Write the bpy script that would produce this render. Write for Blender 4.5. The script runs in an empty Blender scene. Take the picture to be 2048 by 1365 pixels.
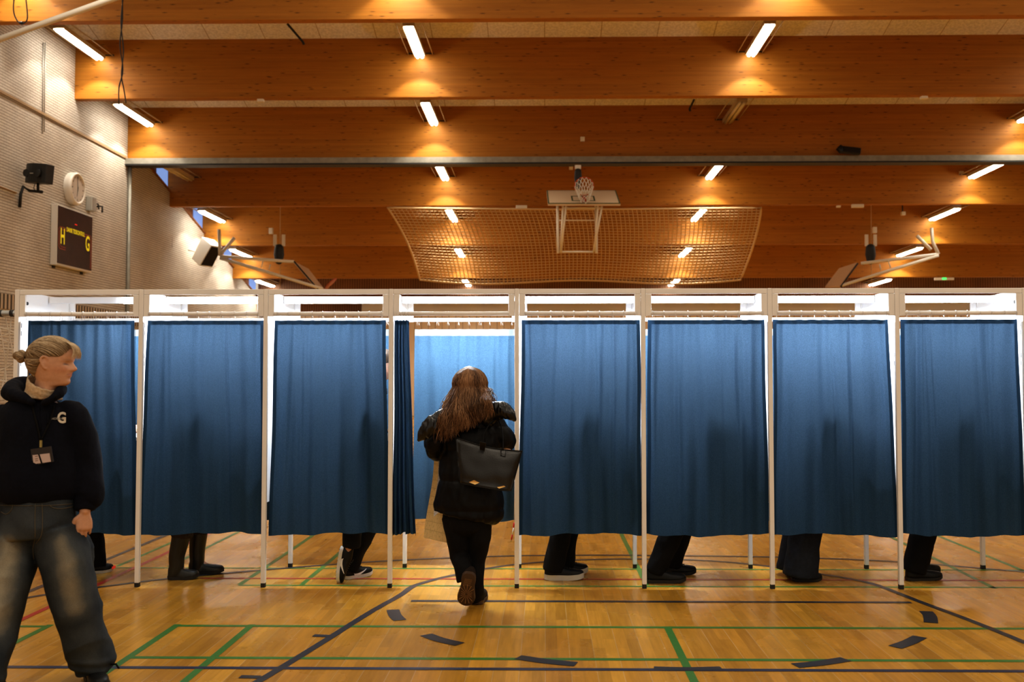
import bpy, bmesh, math, random
from mathutils import Vector, Matrix, noise
from mathutils.bvhtree import BVHTree
random.seed(7)
C = bpy.context.scene.collection
PI = math.pi
V = Vector

# ---------------------------------------------------------------- camera
F_PX = 1991.0
YAW, PITCH, ROLL, SX, SY, CH = 0.0158, 0.0436, -0.0004, 34.4261, -10.4122, 1.54
_f = V((-math.sin(YAW)*math.cos(PITCH), math.cos(YAW)*math.cos(PITCH), math.sin(PITCH)))
_r = V((math.cos(YAW), math.sin(YAW), 0)); _u = _r.cross(_f)
_R = _r*math.cos(ROLL)+_u*math.sin(ROLL); _U = -_r*math.sin(ROLL)+_u*math.cos(ROLL)
CAMP = V((0, 0, CH))
def ray(px, py):
    return (_f + _R*((px-1024-SX)/F_PX) + _U*((682.5+SY-py)/F_PX))
def at(px, py, Y):
    d = ray(px, py); return CAMP + d*(Y/d.y)
def fl(px, py, z=0.0):
    d = ray(px, py); return CAMP + d*((z-CH)/d.z)
cam_d = bpy.data.cameras.new('camera'); cam = bpy.data.objects.new('camera', cam_d); C.objects.link(cam)
cam.matrix_world = Matrix(((_R.x, _U.x, -_f.x, 0), (_R.y, _U.y, -_f.y, 0), (_R.z, _U.z, -_f.z, CH), (0, 0, 0, 1)))
cam_d.sensor_width = 36; cam_d.lens = F_PX/2048*36
cam_d.shift_x = -SX/2048; cam_d.shift_y = SY/2048
cam_d.dof.use_dof = True; cam_d.dof.focus_distance = 7.4; cam_d.dof.aperture_fstop = 2.8
cam_d.clip_end = 200
bpy.context.scene.camera = cam

# ---------------------------------------------------------------- materials
def mat(name, col, rough=0.5, metal=0.0, emit=None, estr=0.0, spec=0.5, **kw):
    m = bpy.data.materials.new(name); m.use_nodes = True
    b = m.node_tree.nodes['Principled BSDF']
    b.inputs['Base Color'].default_value = (*col, 1); b.inputs['Roughness'].default_value = rough
    b.inputs['Metallic'].default_value = metal; b.inputs['Specular IOR Level'].default_value = spec
    if emit: b.inputs['Emission Color'].default_value = (*emit, 1); b.inputs['Emission Strength'].default_value = estr
    for k, v in kw.items(): b.inputs[k].default_value = v
    return m
class NT:
    def __init__(s, m): s.m = m; s.t = m.node_tree; s.b = s.t.nodes['Principled BSDF']; s.out = s.t.nodes['Material Output']
    def n(s, typ, **kw):
        x = s.t.nodes.new(typ)
        for k, v in kw.items():
            if k.startswith('i_'):
                kk = k[2:]; kk = int(kk) if kk.isdigit() else kk.replace('_', ' ')
                x.inputs[kk].default_value = v
            else: setattr(x, k, v)
        return x
    def l(s, a, b): s.t.links.new(a, b)
    def coord(s, scale=(1, 1, 1), kind='Object', rot=(0, 0, 0)):
        c = s.n('ShaderNodeTexCoord'); m = s.n('ShaderNodeMapping'); m.inputs['Scale'].default_value = scale; m.inputs['Rotation'].default_value = rot
        s.l(c.outputs[kind], m.inputs['Vector']); return m.outputs[0]
    def ramp(s, inp, stops):
        r = s.n('ShaderNodeValToRGB'); e = r.color_ramp.elements
        while len(e) < len(stops): e.new(0.5)
        for i, (p, c) in enumerate(stops): e[i].position = p; e[i].color = (*c, 1) if len(c) == 3 else c
        s.l(inp, r.inputs[0]); return r.outputs[0]
    def mix(s, a, b, fac, mode='MIX'):
        x = s.n('ShaderNodeMix', data_type='RGBA', blend_type=mode)
        for sock, v in ((x.inputs[6], a), (x.inputs[7], b), (x.inputs[0], fac)):
            if hasattr(v, 'is_output'): s.l(v, sock)
            else: sock.default_value = (*v, 1) if isinstance(v, tuple) and len(v) == 3 else v
        return x.outputs[2]
    def bump(s, h, strength=0.3, dist=0.01):
        b = s.n('ShaderNodeBump'); b.inputs['Strength'].default_value = strength; b.inputs['Distance'].default_value = dist
        s.l(h, b.inputs['Height']); s.l(b.outputs[0], s.b.inputs['Normal']); return b
def noisy(m, scale=20, amt=0.15, bump=0.0, stretch=(1, 1, 1), detail=6):
    t = NT(m); c = t.coord(stretch); nz = t.n('ShaderNodeTexNoise', i_Scale=scale, i_Detail=detail); t.l(c, nz.inputs[0])
    base = tuple(t.b.inputs['Base Color'].default_value)[:3]
    r = t.ramp(nz.outputs[0], [(0.3, tuple(x*(1-amt) for x in base)), (0.7, tuple(min(1, x*(1+amt)) for x in base))])
    t.l(r, t.b.inputs['Base Color'])
    if bump: t.bump(nz.outputs[0], bump, 0.005)
    return m

M = {}
# floor
m = mat('parquet', (.5, .22, .05), .3); t = NT(m)
c = t.n('ShaderNodeTexCoord'); sep = t.n('ShaderNodeSeparateXYZ'); cmb = t.n('ShaderNodeCombineXYZ')
t.l(c.outputs['Object'], sep.inputs[0]); t.l(sep.outputs[1], cmb.inputs[0]); t.l(sep.outputs[0], cmb.inputs[1])
bk = t.n('ShaderNodeTexBrick', offset=0.37, offset_frequency=2, squash=1.0)
for k, v in (('Color1', (.47, .230, .030, 1)), ('Color2', (.57, .305, .046, 1)), ('Mortar', (.62, .42, .2, 1)), ('Scale', 1.0), ('Mortar Size', .0016), ('Mortar Smooth', .2), ('Bias', 0.0), ('Brick Width', 2.4), ('Row Height', .137)): bk.inputs[k].default_value = v
t.l(cmb.outputs[0], bk.inputs[0])
bk2 = t.n('ShaderNodeTexBrick', offset=0.43, offset_frequency=2)
for k, v in (('Color1', (.82, .82, .82, 1)), ('Color2', (1.12, 1.12, 1.12, 1)), ('Mortar', (.8, .8, .8, 1)), ('Scale', 1.0), ('Mortar Size', .0007), ('Brick Width', .46), ('Row Height', .0685)): bk2.inputs[k].default_value = v
t.l(cmb.outputs[0], bk2.inputs[0])
gr = t.n('ShaderNodeTexNoise', i_Scale=3.0, i_Detail=8.0); mp = t.coord((14, 1, 1)); t.l(mp, gr.inputs[0])
grr = t.ramp(gr.outputs[0], [(.3, (.85, .85, .85)), (.7, (1.1, 1.1, 1.1))])
scr = t.n('ShaderNodeTexNoise', i_Scale=2.2, i_Detail=10.0, i_Roughness=.75); mp3 = t.coord((6, 1.5, 1), rot=(0, 0, .5)); t.l(mp3, scr.inputs[0])
scm = t.ramp(scr.outputs[0], [(.72, (0, 0, 0)), (.78, (.5, .5, .5))])
# broken white gap lines: mortar only where patchy noise is high
gp = t.n('ShaderNodeTexNoise', i_Scale=1.3, i_Detail=3.0); t.l(c.outputs['Object'], gp.inputs[0])
gpr = t.ramp(gp.outputs[0], [(.38, (.25, .25, .25)), (.62, (1, 1, 1))])
gm = t.mix(bk.outputs[1], (0, 0, 0), 0.0); gm2 = t.mix((0, 0, 0), gpr, bk.outputs[1], 'MIX')
bkc = t.mix((.40, .16, .025), (.5, .21, .036), t.n('ShaderNodeTexWhiteNoise').outputs[0])
col = t.mix(bk.outputs[0], bk2.outputs[0], 1.0, 'MULTIPLY'); col = t.mix(col, grr, 1.0, 'MULTIPLY')
col = t.mix(col, (.72, .55, .34), scm)
t.l(col, t.b.inputs['Base Color'])
rg = t.n('ShaderNodeTexNoise', i_Scale=1.7, i_Detail=6.0); t.l(c.outputs['Object'], rg.inputs[0])
rr = t.ramp(rg.outputs[0], [(.3, (.2,)*3), (.75, (.34,)*3)]); t.l(rr, t.b.inputs['Roughness'])
t.b.inputs['Specular IOR Level'].default_value = .5
t.bump(bk2.outputs[1], .06, .002)
M['floor'] = m

def wood(name, c1, c2, knots=True, scale=1.0, lam=True):
    m = mat(name, c1, .55, spec=.3); t = NT(m)
    co = t.coord((.5*scale, 5*scale, 7*scale)); nz = t.n('ShaderNodeTexNoise', i_Scale=2.0, i_Detail=10.0, i_Roughness=.7); t.l(co, nz.inputs[0])
    col = t.ramp(nz.outputs[0], [(.25, c2), (.75, c1)])
    if lam:
        co2 = t.coord((.22, 1, 22)); wn = t.n('ShaderNodeTexNoise', i_Scale=1.0, i_Detail=1.0); t.l(co2, wn.inputs[0])
        r2 = t.ramp(wn.outputs[0], [(.35, (.9,)*3), (.65, (1.06,)*3)]); col = t.mix(col, r2, 1.0, 'MULTIPLY')
    if knots:
        co3 = t.coord((1.5, 8, 8.5)); vo = t.n('ShaderNodeTexVoronoi', i_Scale=1.7, i_Randomness=1.0); t.l(co3, vo.inputs[0])
        vr = t.ramp(vo.outputs['Distance'], [(.06, (.08,)*3), (.20, (1,)*3)]); col = t.mix(col, vr, .85, 'MULTIPLY')
    t.l(col, t.b.inputs['Base Color']); return m
M['beam'] = wood('glulam_beam', (.47, .195, .024), (.36, .134, .013))
M['wood_wall'] = wood('timber_cladding', (.30, .13, .05), (.18, .07, .025), knots=False)
# brick
m = mat('painted_brick', (.7, .6, .48), .7); t = NT(m)
c = t.n('ShaderNodeTexCoord'); sep = t.n('ShaderNodeSeparateXYZ'); cmb = t.n('ShaderNodeCombineXYZ')
t.l(c.outputs['Object'], sep.inputs[0]); t.l(sep.outputs[1], cmb.inputs[0]); t.l(sep.outputs[2], cmb.inputs[1])
bk = t.n('ShaderNodeTexBrick', offset=.5)
for k, v in (('Color1', (.62, .57, .50, 1)), ('Color2', (.57, .52, .455, 1)), ('Mortar', (.44, .39, .33, 1)), ('Scale', 1.0), ('Mortar Size', .008), ('Mortar Smooth', .5), ('Brick Width', .21), ('Row Height', .064)): bk.inputs[k].default_value = v
t.l(cmb.outputs[0], bk.inputs[0])
nz = t.n('ShaderNodeTexNoise', i_Scale=1.5, i_Detail=5.0); t.l(c.outputs['Object'], nz.inputs[0])
nr = t.ramp(nz.outputs[0], [(.3, (.88,)*3), (.7, (1.06,)*3)])
bh = t.n('ShaderNodeTexBrick', offset=0.0)  # dark course lines: joint shade from the top lights, painted into the colour
for k, v in (('Color1', (1, 1, 1, 1)), ('Color2', (1, 1, 1, 1)), ('Mortar', (.50, .45, .40, 1)), ('Scale', 1.0), ('Mortar Size', .009), ('Mortar Smooth', .6), ('Brick Width', 90.0), ('Row Height', .064)): bh.inputs[k].default_value = v
t.l(cmb.outputs[0], bh.inputs[0])
t.l(t.mix(t.mix(bk.outputs[0], nr, 1.0, 'MULTIPLY'), bh.outputs[0], 1.0, 'MULTIPLY'), t.b.inputs['Base Color'])
inv = t.n('ShaderNodeMath', operation='SUBTRACT'); inv.inputs[0].default_value = 1; t.l(bk.outputs[1], inv.inputs[1]); t.bump(inv.outputs[0], .8, .012)
M['brick'] = m
# ceiling panels
m = mat('acoustic_ceiling', (.6, .47, .33), .9); t = NT(m)
c = t.n('ShaderNodeTexCoord')
bk = t.n('ShaderNodeTexBrick', offset=0.0)
for k, v in (('Color1', (.92, .90, .87, 1)), ('Color2', (.88, .86, .83, 1)), ('Mortar', (.48, .38, .28, 1)), ('Scale', 1.0), ('Mortar Size', .01), ('Brick Width', 1.38), ('Row Height', 3.2)): bk.inputs[k].default_value = v
t.l(c.outputs['Object'], bk.inputs[0])
nz = t.n('ShaderNodeTexNoise', i_Scale=18.0, i_Detail=4.0); t.l(c.outputs['Object'], nz.inputs[0])
nr = t.ramp(nz.outputs[0], [(.4, (.86,)*3), (.6, (1.06,)*3)])
t.l(t.mix(bk.outputs[0], nr, 1.0, 'MULTIPLY'), t.b.inputs['Base Color']); M['ceiling'] = m

# curtain fabric : UV (u across, v down)
def curtain_mat(name, dcol, tcol, hm=(.12, .8)):
    m = bpy.data.materials.new(name); m.use_nodes = True; t = NT(m); nt = m.node_tree
    nt.nodes.remove(t.b)
    uv = t.n('ShaderNodeTexCoord'); sep = t.n('ShaderNodeSeparateXYZ'); t.l(uv.outputs['UV'], sep.inputs[0])
    def band(sock, a, b):
        mr = t.n('ShaderNodeMapRange'); mr.inputs[1].default_value = a; mr.inputs[2].default_value = b; mr.clamp = True
        t.l(sock, mr.inputs[0]); return mr.outputs[0]
    def mx(a, b):
        k = t.n('ShaderNodeMath', operation='MAXIMUM'); t.l(a, k.inputs[0]); t.l(b, k.inputs[1]); return k.outputs[0]
    h = mx(mx(band(sep.outputs[1], .021, .0195), band(sep.outputs[1], 1.2, 1.3)), mx(band(sep.outputs[0], .032, .028), band(sep.outputs[0], .968, .972)))
    if hm[1] > 1: h = band(sep.outputs[1], .036, .034)  # rear top hem: overexposed booth light painted in as a pale band
    # weave
    wv = t.n('ShaderNodeTexWave', i_Scale=38.0, i_Distortion=9.0, i_Detail=2.0, i_Detail_Scale=6.0, bands_direction='X'); t.l(uv.outputs['Object'], wv.inputs[0])
    nz = t.n('ShaderNodeTexNoise', i_Scale=140.0, i_Detail=2.0); t.l(uv.outputs['Object'], nz.inputs[0])
    w = t.mix(wv.outputs[0], nz.outputs[0], .5)
    wr = t.ramp(w, [(.3, (.82,)*3), (.75, (1.18,)*3)])
    dc = t.mix(dcol, wr, 1.0, 'MULTIPLY'); tc = t.mix(tcol, wr, 1.0, 'MULTIPLY')
    tc = t.mix(tc, (tcol[0]*hm[0], tcol[1]*hm[0], tcol[2]*hm[0]), h); dc = t.mix(dc, (dcol[0]*hm[1], dcol[1]*hm[1], dcol[2]*hm[1]) if hm[1] <= 1 else (.15, .17, .19), h)
    d = t.n('ShaderNodeBsdfDiffuse'); tr = t.n('ShaderNodeBsdfTranslucent'); ad = t.n('ShaderNodeAddShader')
    t.l(dc, d.inputs[0]); t.l(tc, tr.inputs[0]); t.l(d.outputs[0], ad.inputs[0]); t.l(tr.outputs[0], ad.inputs[1])
    cr = t.n('ShaderNodeTexNoise', noise_type='RIDGED_MULTIFRACTAL', i_Scale=2.6, i_Detail=3.0, i_Distortion=.6); mpc = t.n('ShaderNodeMapping'); mpc.inputs['Scale'].default_value = (1.6, 1, .8); t.l(uv.outputs['Object'], mpc.inputs[0]); t.l(mpc.outputs[0], cr.inputs[0])
    b = t.n('ShaderNodeBump', i_Strength=.5, i_Distance=.012); t.l(cr.outputs[0], b.inputs['Height'])
    t.l(b.outputs[0], d.inputs['Normal']); t.l(b.outputs[0], tr.inputs['Normal'])
    t.l(ad.outputs[0], t.out.inputs[0]); return m
M['curtain'] = curtain_mat('blue_curtain_fabric', (.025, .060, .120), (.0130, .0225, .036))
M['curtain_rear'] = curtain_mat('rear_blue_curtain_fabric', (.030, .060, .098), (.005, .010, .017), (1.0, 2.6))

M['frame'] = noisy(mat('white_lacquered_metal', (.84, .82, .80), .4), 8, .03)
M['panel'] = mat('white_laminate_panel', (.86, .86, .87), .5)
M['rubber'] = mat('black_rubber', (.012, .012, .012), .6)
M['ring'] = mat('ring_wire', (.75, .73, .7), .3, .6)
M['dark_metal'] = mat('dark_metal', (.03, .03, .03), .5, .3)
M['gray_steel'] = noisy(mat('grey_painted_steel', (.30, .29, .25), .5, .2), 6, .15)
M['steel'] = mat('galvanised_steel', (.42, .42, .40), .4, .6)
M['gym_white'] = mat('white_painted_tube', (.82, .77, .68), .5)
M['fixture'] = mat('fixture_housing', (.55, .45, .33), .5)
M['tube_on'] = mat('lit_fluorescent_tube', (1, 1, 1), .4, emit=(1, .93, .80), estr=22)
M['tube_off'] = mat('unlit_fluorescent_tube', (.75, .68, .58), .4)
M['led'] = mat('lit_led_tube', (1, 1, 1), .4, emit=(.88, .94, 1), estr=30)
M['green'] = noisy(mat('green_line_paint', (.055, .18, .035), .35), 60, .15)
M['black'] = noisy(mat('black_line_paint', (.035, .035, .045), .35), 60, .2)
M['navy'] = noisy(mat('navy_line_paint', (.028, .032, .07), .35), 60, .2)
M['red'] = noisy(mat('red_line_paint', (.42, .04, .03), .35), 60, .15)
M['net'] = mat('net_cord', (.66, .48, .27), .9)
M['goal_net'] = mat('goal_net_cord', (.72, .66, .56), .9)
M['speaker_black'] = mat('black_speaker_plastic', (.010, .010, .010), .45)
M['speaker_top'] = mat('grey_speaker_top', (.16, .17, .18), .5)  # paler grey for the cabinet's top face
M['grille'] = noisy(mat('dark_speaker_grille', (.012, .008, .006), .8), 300, .5, .3)
M['white_box'] = mat('white_cabinet', (.72, .70, .64), .5)
M['clock_rim'] = mat('white_clock_rim', (.78, .74, .68), .3)
M['clock_face'] = mat('clock_face', (.60, .55, .50), .4)
M['glass_pane'] = mat('dusk_window_glass', (.05, .1, .3), .1, emit=(.28, .42, .80), estr=.75)
M['sb_face'] = noisy(mat('scoreboard_face', (.032, .013, .010), .35), 3, .4)
M['yellow'] = mat('yellow_lettering', (.85, .72, .02), .5, emit=(.85, .72, .02), estr=.25)
M['maroon'] = mat('maroon_stripe', (.33, .075, .045), .5)
M['red_led'] = mat('red_indicator', (.5, .02, .01), .5, emit=(1, .03, .02), estr=.6)
M['alu'] = mat('aluminium', (.48, .48, .45), .4, .5)

# ---------------------------------------------------------------- mesh helpers
def bx(bm, x0, x1, y0, y1, z0, z1, mtx=None, mi=0):
    vs = [bm.verts.new((mtx @ V(p)) if mtx else p) for p in ((x0,y0,z0),(x1,y0,z0),(x1,y1,z0),(x0,y1,z0),(x0,y0,z1),(x1,y0,z1),(x1,y1,z1),(x0,y1,z1))]
    for f in ((0,3,2,1),(4,5,6,7),(0,1,5,4),(1,2,6,5),(2,3,7,6),(3,0,4,7)):
        fc = bm.faces.new([vs[i] for i in f]); fc.material_index = mi
def smooth_pts(pts, sub):
    """Catmull-Rom through points (tuples of any length)"""
    pts = [tuple(p) for p in pts]
    if sub <= 1 or len(pts) < 3: return pts
    out = []; n = len(pts)
    for i in range(n-1):
        p0 = pts[max(i-1, 0)]; p1 = pts[i]; p2 = pts[i+1]; p3 = pts[min(i+2, n-1)]
        for k in range(sub):
            t = k/sub; t2 = t*t; t3 = t2*t
            out.append(tuple(.5*((2*b)+(-a+c)*t+(2*a-5*b+4*c-d)*t2+(-a+3*b-3*c+d)*t3) for a, b, c, d in zip(p0, p1, p2, p3)))
    out.append(pts[-1]); return out
def loft(bm, secs, n=16, side=(1, 0, 0), cap='round', sub=1, power=1.0, mi=0, closed=False):
    """secs: list of (point, a[, b]) ; a along side, b across. closed rings joined; rounded or flat caps."""
    rows = [(*tuple(s[0]), s[1], s[2] if len(s) > 2 else s[1]) for s in secs]
    rows = smooth_pts(rows, sub)
    P = [V(r[:3]) for r in rows]; A = [max(r[3], 1e-4) for r in rows]; B = [max(r[4], 1e-4) for r in rows]
    N = len(P); rings = []; prev = V(side)
    def tang(i):
        if closed: d = P[(i+1) % N]-P[(i-1) % N]
        else: d = P[min(i+1, N-1)]-P[max(i-1, 0)]
        return d.normalized() if d.length > 1e-9 else V((0, 0, 1))
    items = []
    for i in range(N):
        items.append((P[i], A[i], B[i], tang(i)))
    if cap == 'round' and not closed:
        t0 = items[0][3]; t1 = items[-1][3]; pre = []; post = []
        for k in (80, 55, 28):
            a = math.radians(k); r0 = min(A[0], B[0]); pre.append((P[0]-t0*r0*math.sin(a), A[0]*math.cos(a), B[0]*math.cos(a), t0))
        for k in (28, 55, 80):
            a = math.radians(k); r1 = min(A[-1], B[-1]); post.append((P[-1]+t1*r1*math.sin(a), A[-1]*math.cos(a), B[-1]*math.cos(a), t1))
        items = pre+items+post
    for (p, a, b, tg) in items:
        s = prev - tg*prev.dot(tg)
        if s.length < 1e-4: s = tg.orthogonal()
        s.normalize(); o = tg.cross(s)
        prev = s if side is None or len(items) > 1 and abs(V(side).dot(tg)) > .95 else V(side)
        ring = []
        for k in range(n):
            th = 2*PI*k/n; cx, sy = math.cos(th), math.sin(th)
            if power != 1.0: cx = math.copysign(abs(cx)**power, cx); sy = math.copysign(abs(sy)**power, sy)
            ring.append(bm.verts.new(p+s*a*cx+o*b*sy))
        rings.append(ring)
    R = len(rings)
    for i in range(R if closed else R-1):
        r0 = rings[i]; r1 = rings[(i+1) % R]
        for k in range(n):
            f = bm.faces.new((r0[k], r0[(k+1) % n], r1[(k+1) % n], r1[k])); f.material_index = mi; f.smooth = True
    if not closed:
        f = bm.faces.new(rings[0][::-1]); f.material_index = mi
        f = bm.faces.new(rings[-1]); f.material_index = mi
    return rings
def tube(bm, pts, r, n=8, sub=1, mi=0, closed=False):
    pts = [V(p) for p in pts]; d = (pts[1]-pts[0])
    s = (1, 0, 0) if abs(d.normalized().x) < .8 else (0, 1, 0)
    loft(bm, [(p, r) for p in pts], n=n, side=s, cap='flat', sub=sub, mi=mi, closed=closed)
def disc(bm, c, axis, r, th, n=32, mi=0):
    axis = V(axis).normalized(); loft(bm, [(V(c)-axis*th/2, r), (V(c)+axis*th/2, r)], n=n, side=axis.orthogonal(), cap='flat', mi=mi)
def ball(bm, c, r, seg=16, mi=0):
    rx, ry, rz = (r, r, r) if not hasattr(r, '__len__') else r
    res = bmesh.ops.create_uvsphere(bm, u_segments=seg, v_segments=max(6, seg//2), radius=1, matrix=Matrix.Translation(V(c)) @ Matrix.Diagonal((rx, ry, rz, 1)))
    for v in res['verts']:
        for f in v.link_faces: f.smooth = True; f.material_index = mi
def obj(name, bm, m, parent=None, smooth=False, bevel=0.0, loc=None):
    bm.normal_update()
    me = bpy.data.meshes.new(name); bm.to_mesh(me); bm.free()
    o = bpy.data.objects.new(name, me); C.objects.link(o)
    for x in (m if isinstance(m, (list, tuple)) else [m]): me.materials.append(x)
    if smooth:
        for p in me.polygons: p.use_smooth = True
    if bevel:
        b = o.modifiers.new('bevel', 'BEVEL'); b.width = bevel; b.segments = 2; b.limit_method = 'ANGLE'
    if loc is not None: o.location = loc
    if parent is not None:
        o.parent = parent; o.matrix_parent_inverse = world(parent).inverted()
    return o
def world(o):
    mm = o.matrix_basis
    if o.parent: return world(o.parent) @ o.matrix_parent_inverse @ mm
    return mm
def tag(o, label=None, cat=None, group=None, kind=None):
    if label: o['label'] = label
    if cat: o['category'] = cat
    if group: o['group'] = group
    if kind: o['kind'] = kind
    return o
def thing(name, label, cat, loc=(0, 0, 0), group=None):
    o = bpy.data.objects.new(name, None); C.objects.link(o); o.location = loc; o.empty_display_size = .1
    return tag(o, label, cat, group)
def part(o, parent, label=None):
    o.parent = parent; o.matrix_parent_inverse = world(parent).inverted()
    if label: o['label'] = label
    return o
def dup(root, loc=None, label=None):
    r = root.copy(); C.objects.link(r)
    if loc is not None: r.location = loc
    if label: r['label'] = label
    def rec(src, dst):
        for ch in [c for c in bpy.data.objects if c.parent == src]:
            c2 = ch.copy(); C.objects.link(c2); c2.parent = dst; rec(ch, c2)
    rec(root, r); return r
def struct(name, bm, m, **kw): return tag(obj(name, bm, m, **kw), kind='structure')
def remesh(bm, voxel, smooth=3, fac=.5):
    me = bpy.data.meshes.new('tmp'); bm.normal_update(); bm.to_mesh(me); bm.free()
    o = bpy.data.objects.new('tmp', me); C.objects.link(o)
    r = o.modifiers.new('r', 'REMESH'); r.mode = 'VOXEL'; r.voxel_size = voxel
    s = o.modifiers.new('s', 'SMOOTH'); s.iterations = smooth; s.factor = fac
    dg = bpy.context.evaluated_depsgraph_get(); ev = o.evaluated_get(dg)
    out = bpy.data.meshes.new_from_object(ev); bpy.data.objects.remove(o); bpy.data.meshes.remove(me)
    b2 = bmesh.new(); b2.from_mesh(out); bpy.data.meshes.remove(out)
    for f in b2.faces: f.smooth = True
    b2.normal_update(); return b2
def displace(bm, fn):
    bm.normal_update(); nn = [(v, v.normal.copy(), v.co.copy()) for v in bm.verts]
    for v, n_, c_ in nn:
        v.co = c_ + n_*fn(c_, n_)
def wrinkle(amp, s=(6, 6, 3), ridge=True, seed=0):
    o = V((seed*3.1, seed*1.7, seed*.9))
    def fn(c, n):
        p = V((c.x*s[0], c.y*s[1], c.z*s[2]))+o
        w = noise.noise(p); w2 = noise.noise(p*2.3+V((5, 5, 5)))
        if ridge: return amp*((1-abs(w)*2.2)*.7 + w2*.4)
        return amp*(w+.4*w2)
    return fn
def text_bm(s, size, spacing=1.0, extrude=0.0, bold=0.0):
    cu = bpy.data.curves.new('txt', 'FONT'); cu.body = s; cu.size = size; cu.align_x = 'CENTER'; cu.align_y = 'CENTER'; cu.space_character = spacing; cu.extrude = extrude; cu.offset = bold; cu.resolution_u = 3
    o = bpy.data.objects.new('txt', cu); C.objects.link(o)
    dg = bpy.context.evaluated_depsgraph_get(); me = bpy.data.meshes.new_from_object(o.evaluated_get(dg))
    bpy.data.objects.remove(o); bm = bmesh.new(); bm.from_mesh(me); bpy.data.meshes.remove(me); return bm
def basis(o, x, y, z=None):
    x = V(x).normalized(); y = V(y).normalized(); z = V(z) if z is not None else x.cross(y)
    return Matrix(((x.x, y.x, z.x, o[0]), (x.y, y.y, z.y, o[1]), (x.z, y.z, z.z, o[2]), (0, 0, 0, 1)))

# ---------------------------------------------------------------- gym shell
WL, WR, YF = -11.62, 21.5, 41.3
Y1, DY = 21.0, 3.15                      # first beam, beam spacing
def beam_bottom(i): return at(1024, (37, 194, 316, 411, 490, 556)[i], Y1+DY*i).z
_ra, _rb = at(1024, 75, Y1+DY), at(1024, 212, Y1+DY*2)
def roof_z(Y): return _ra.z+(Y-_ra.y)*(_rb.z-_ra.z)/(_rb.y-_ra.y) # underside of the roof
bm = bmesh.new(); bx(bm, WL-.3, WR+.3, -8, YF+.3, -.2, 0); floor = struct('floor', bm, M['floor'])
bm = bmesh.new()
q = [(WL-.3, 16, roof_z(16)), (WR+.3, 16, roof_z(16)), (WR+.3, YF+.3, roof_z(YF+.3)), (WL-.3, YF+.3, roof_z(YF+.3))]
lo = [bm.verts.new(p) for p in q]; hi = [bm.verts.new((p[0], p[1], p[2]+.3)) for p in q]
bm.faces.new(lo[::-1]); bm.faces.new(hi)
for k in range(4): bm.faces.new((lo[k], lo[(k+1) % 4], hi[(k+1) % 4], hi[k]))
bmesh.ops.recalc_face_normals(bm, faces=bm.faces)
struct('ceiling', bm, M['ceiling'])
# left wall: brick up to roof until the partition line, then to a raking sill with clerestory panes above
YP = 27.3
def sill_z(Y): return at(346, 385, 30.5).z - (Y-30.5)*.262
bm = bmesh.new()
def wallpoly(bm, pts, x0, x1):
    a = [bm.verts.new((x0, y, z)) for y, z in pts]; b = [bm.verts.new((x1, y, z)) for y, z in pts]
    bm.faces.new(a); bm.faces.new(b[::-1]); n = len(pts)
    for i in range(n): bm.faces.new((a[i], b[i], b[(i+1) % n], a[(i+1) % n]))
wallpoly(bm, [(-8, 0), (YP, 0), (YP, roof_z(YP)+.2), (14, roof_z(14)+.2), (-8, roof_z(14)+.2)], WL-.3, WL)
wallpoly(bm, [(YP, 0), (YF+.3, 0), (YF+.3, sill_z(YF+.3)), (YP, sill_z(YP))], WL-.3, WL)
bmesh.ops.recalc_face_normals(bm, faces=bm.faces); struct('wall_left', bm, M['brick'])
bm = bmesh.new(); bx(bm, WR, WR+.3, -8, YF+.3, 0, 14); struct('wall_right', bm, M['brick'])
# far wall with timber battens
m = mat('far_timber_wall', (.2, .08, .03), .6); t = NT(m); co = t.coord((1, 1, 1))
wv = t.n('ShaderNodeTexWave', i_Scale=3.2, i_Distortion=.0, bands_direction='X'); t.l(co, wv.inputs[0])
nz = t.n('ShaderNodeTexNoise', i_Scale=.7, i_Detail=2.0); t.l(co, nz.inputs[0])
a = t.ramp(wv.outputs[0], [(.1, (.10, .04, .015)), (.4, (.24, .105, .04))]); b = t.ramp(nz.outputs[0], [(.4, (.8,)*3), (.6, (1.1,)*3)])
t.l(t.mix(a, b, 1.0, 'MULTIPLY'), t.b.inputs['Base Color']); M['far'] = m
m = mat('far_pale_boards', (.75, .5, .3), .6); t = NT(m); co = t.coord((1, 1, 1))
wv = t.n('ShaderNodeTexWave', i_Scale=1.1, bands_direction='X', wave_profile='SAW'); t.l(co, wv.inputs[0])
t.l(t.ramp(wv.outputs[0], [(.05, (.5, .34, .2)), (.12, (.93, .74, .52)), (.9, (.95, .78, .56))]), t.b.inputs['Base Color']); M['pale'] = m
bm = bmesh.new(); bx(bm, WL-.3, WR+.3, YF, YF+.3, 0, 7); struct('wall_back', bm, M['far'])
bm = bmesh.new(); bx(bm, WL, WR, YF-.06, YF-.003, 0.02, at(900, 628, YF).z); struct('trim_1', bm, M['pale'])
bm = bmesh.new(); bx(bm, WL+4, WR, YF-.10, YF-.062, at(900, 624, YF).z-.05, at(900, 600, YF).z); struct('trim_2', bm, mat('grey_wall_band', (.80, .78, .74), .6))
bm = bmesh.new(); bx(bm, WL+.05, WR, Y1+DY*6-.02, Y1+DY*6+.1, at(900, 592, Y1+DY*6).z, roof_z(Y1+DY*6)+.1); struct('trim_10', bm, M['far'])
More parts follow.
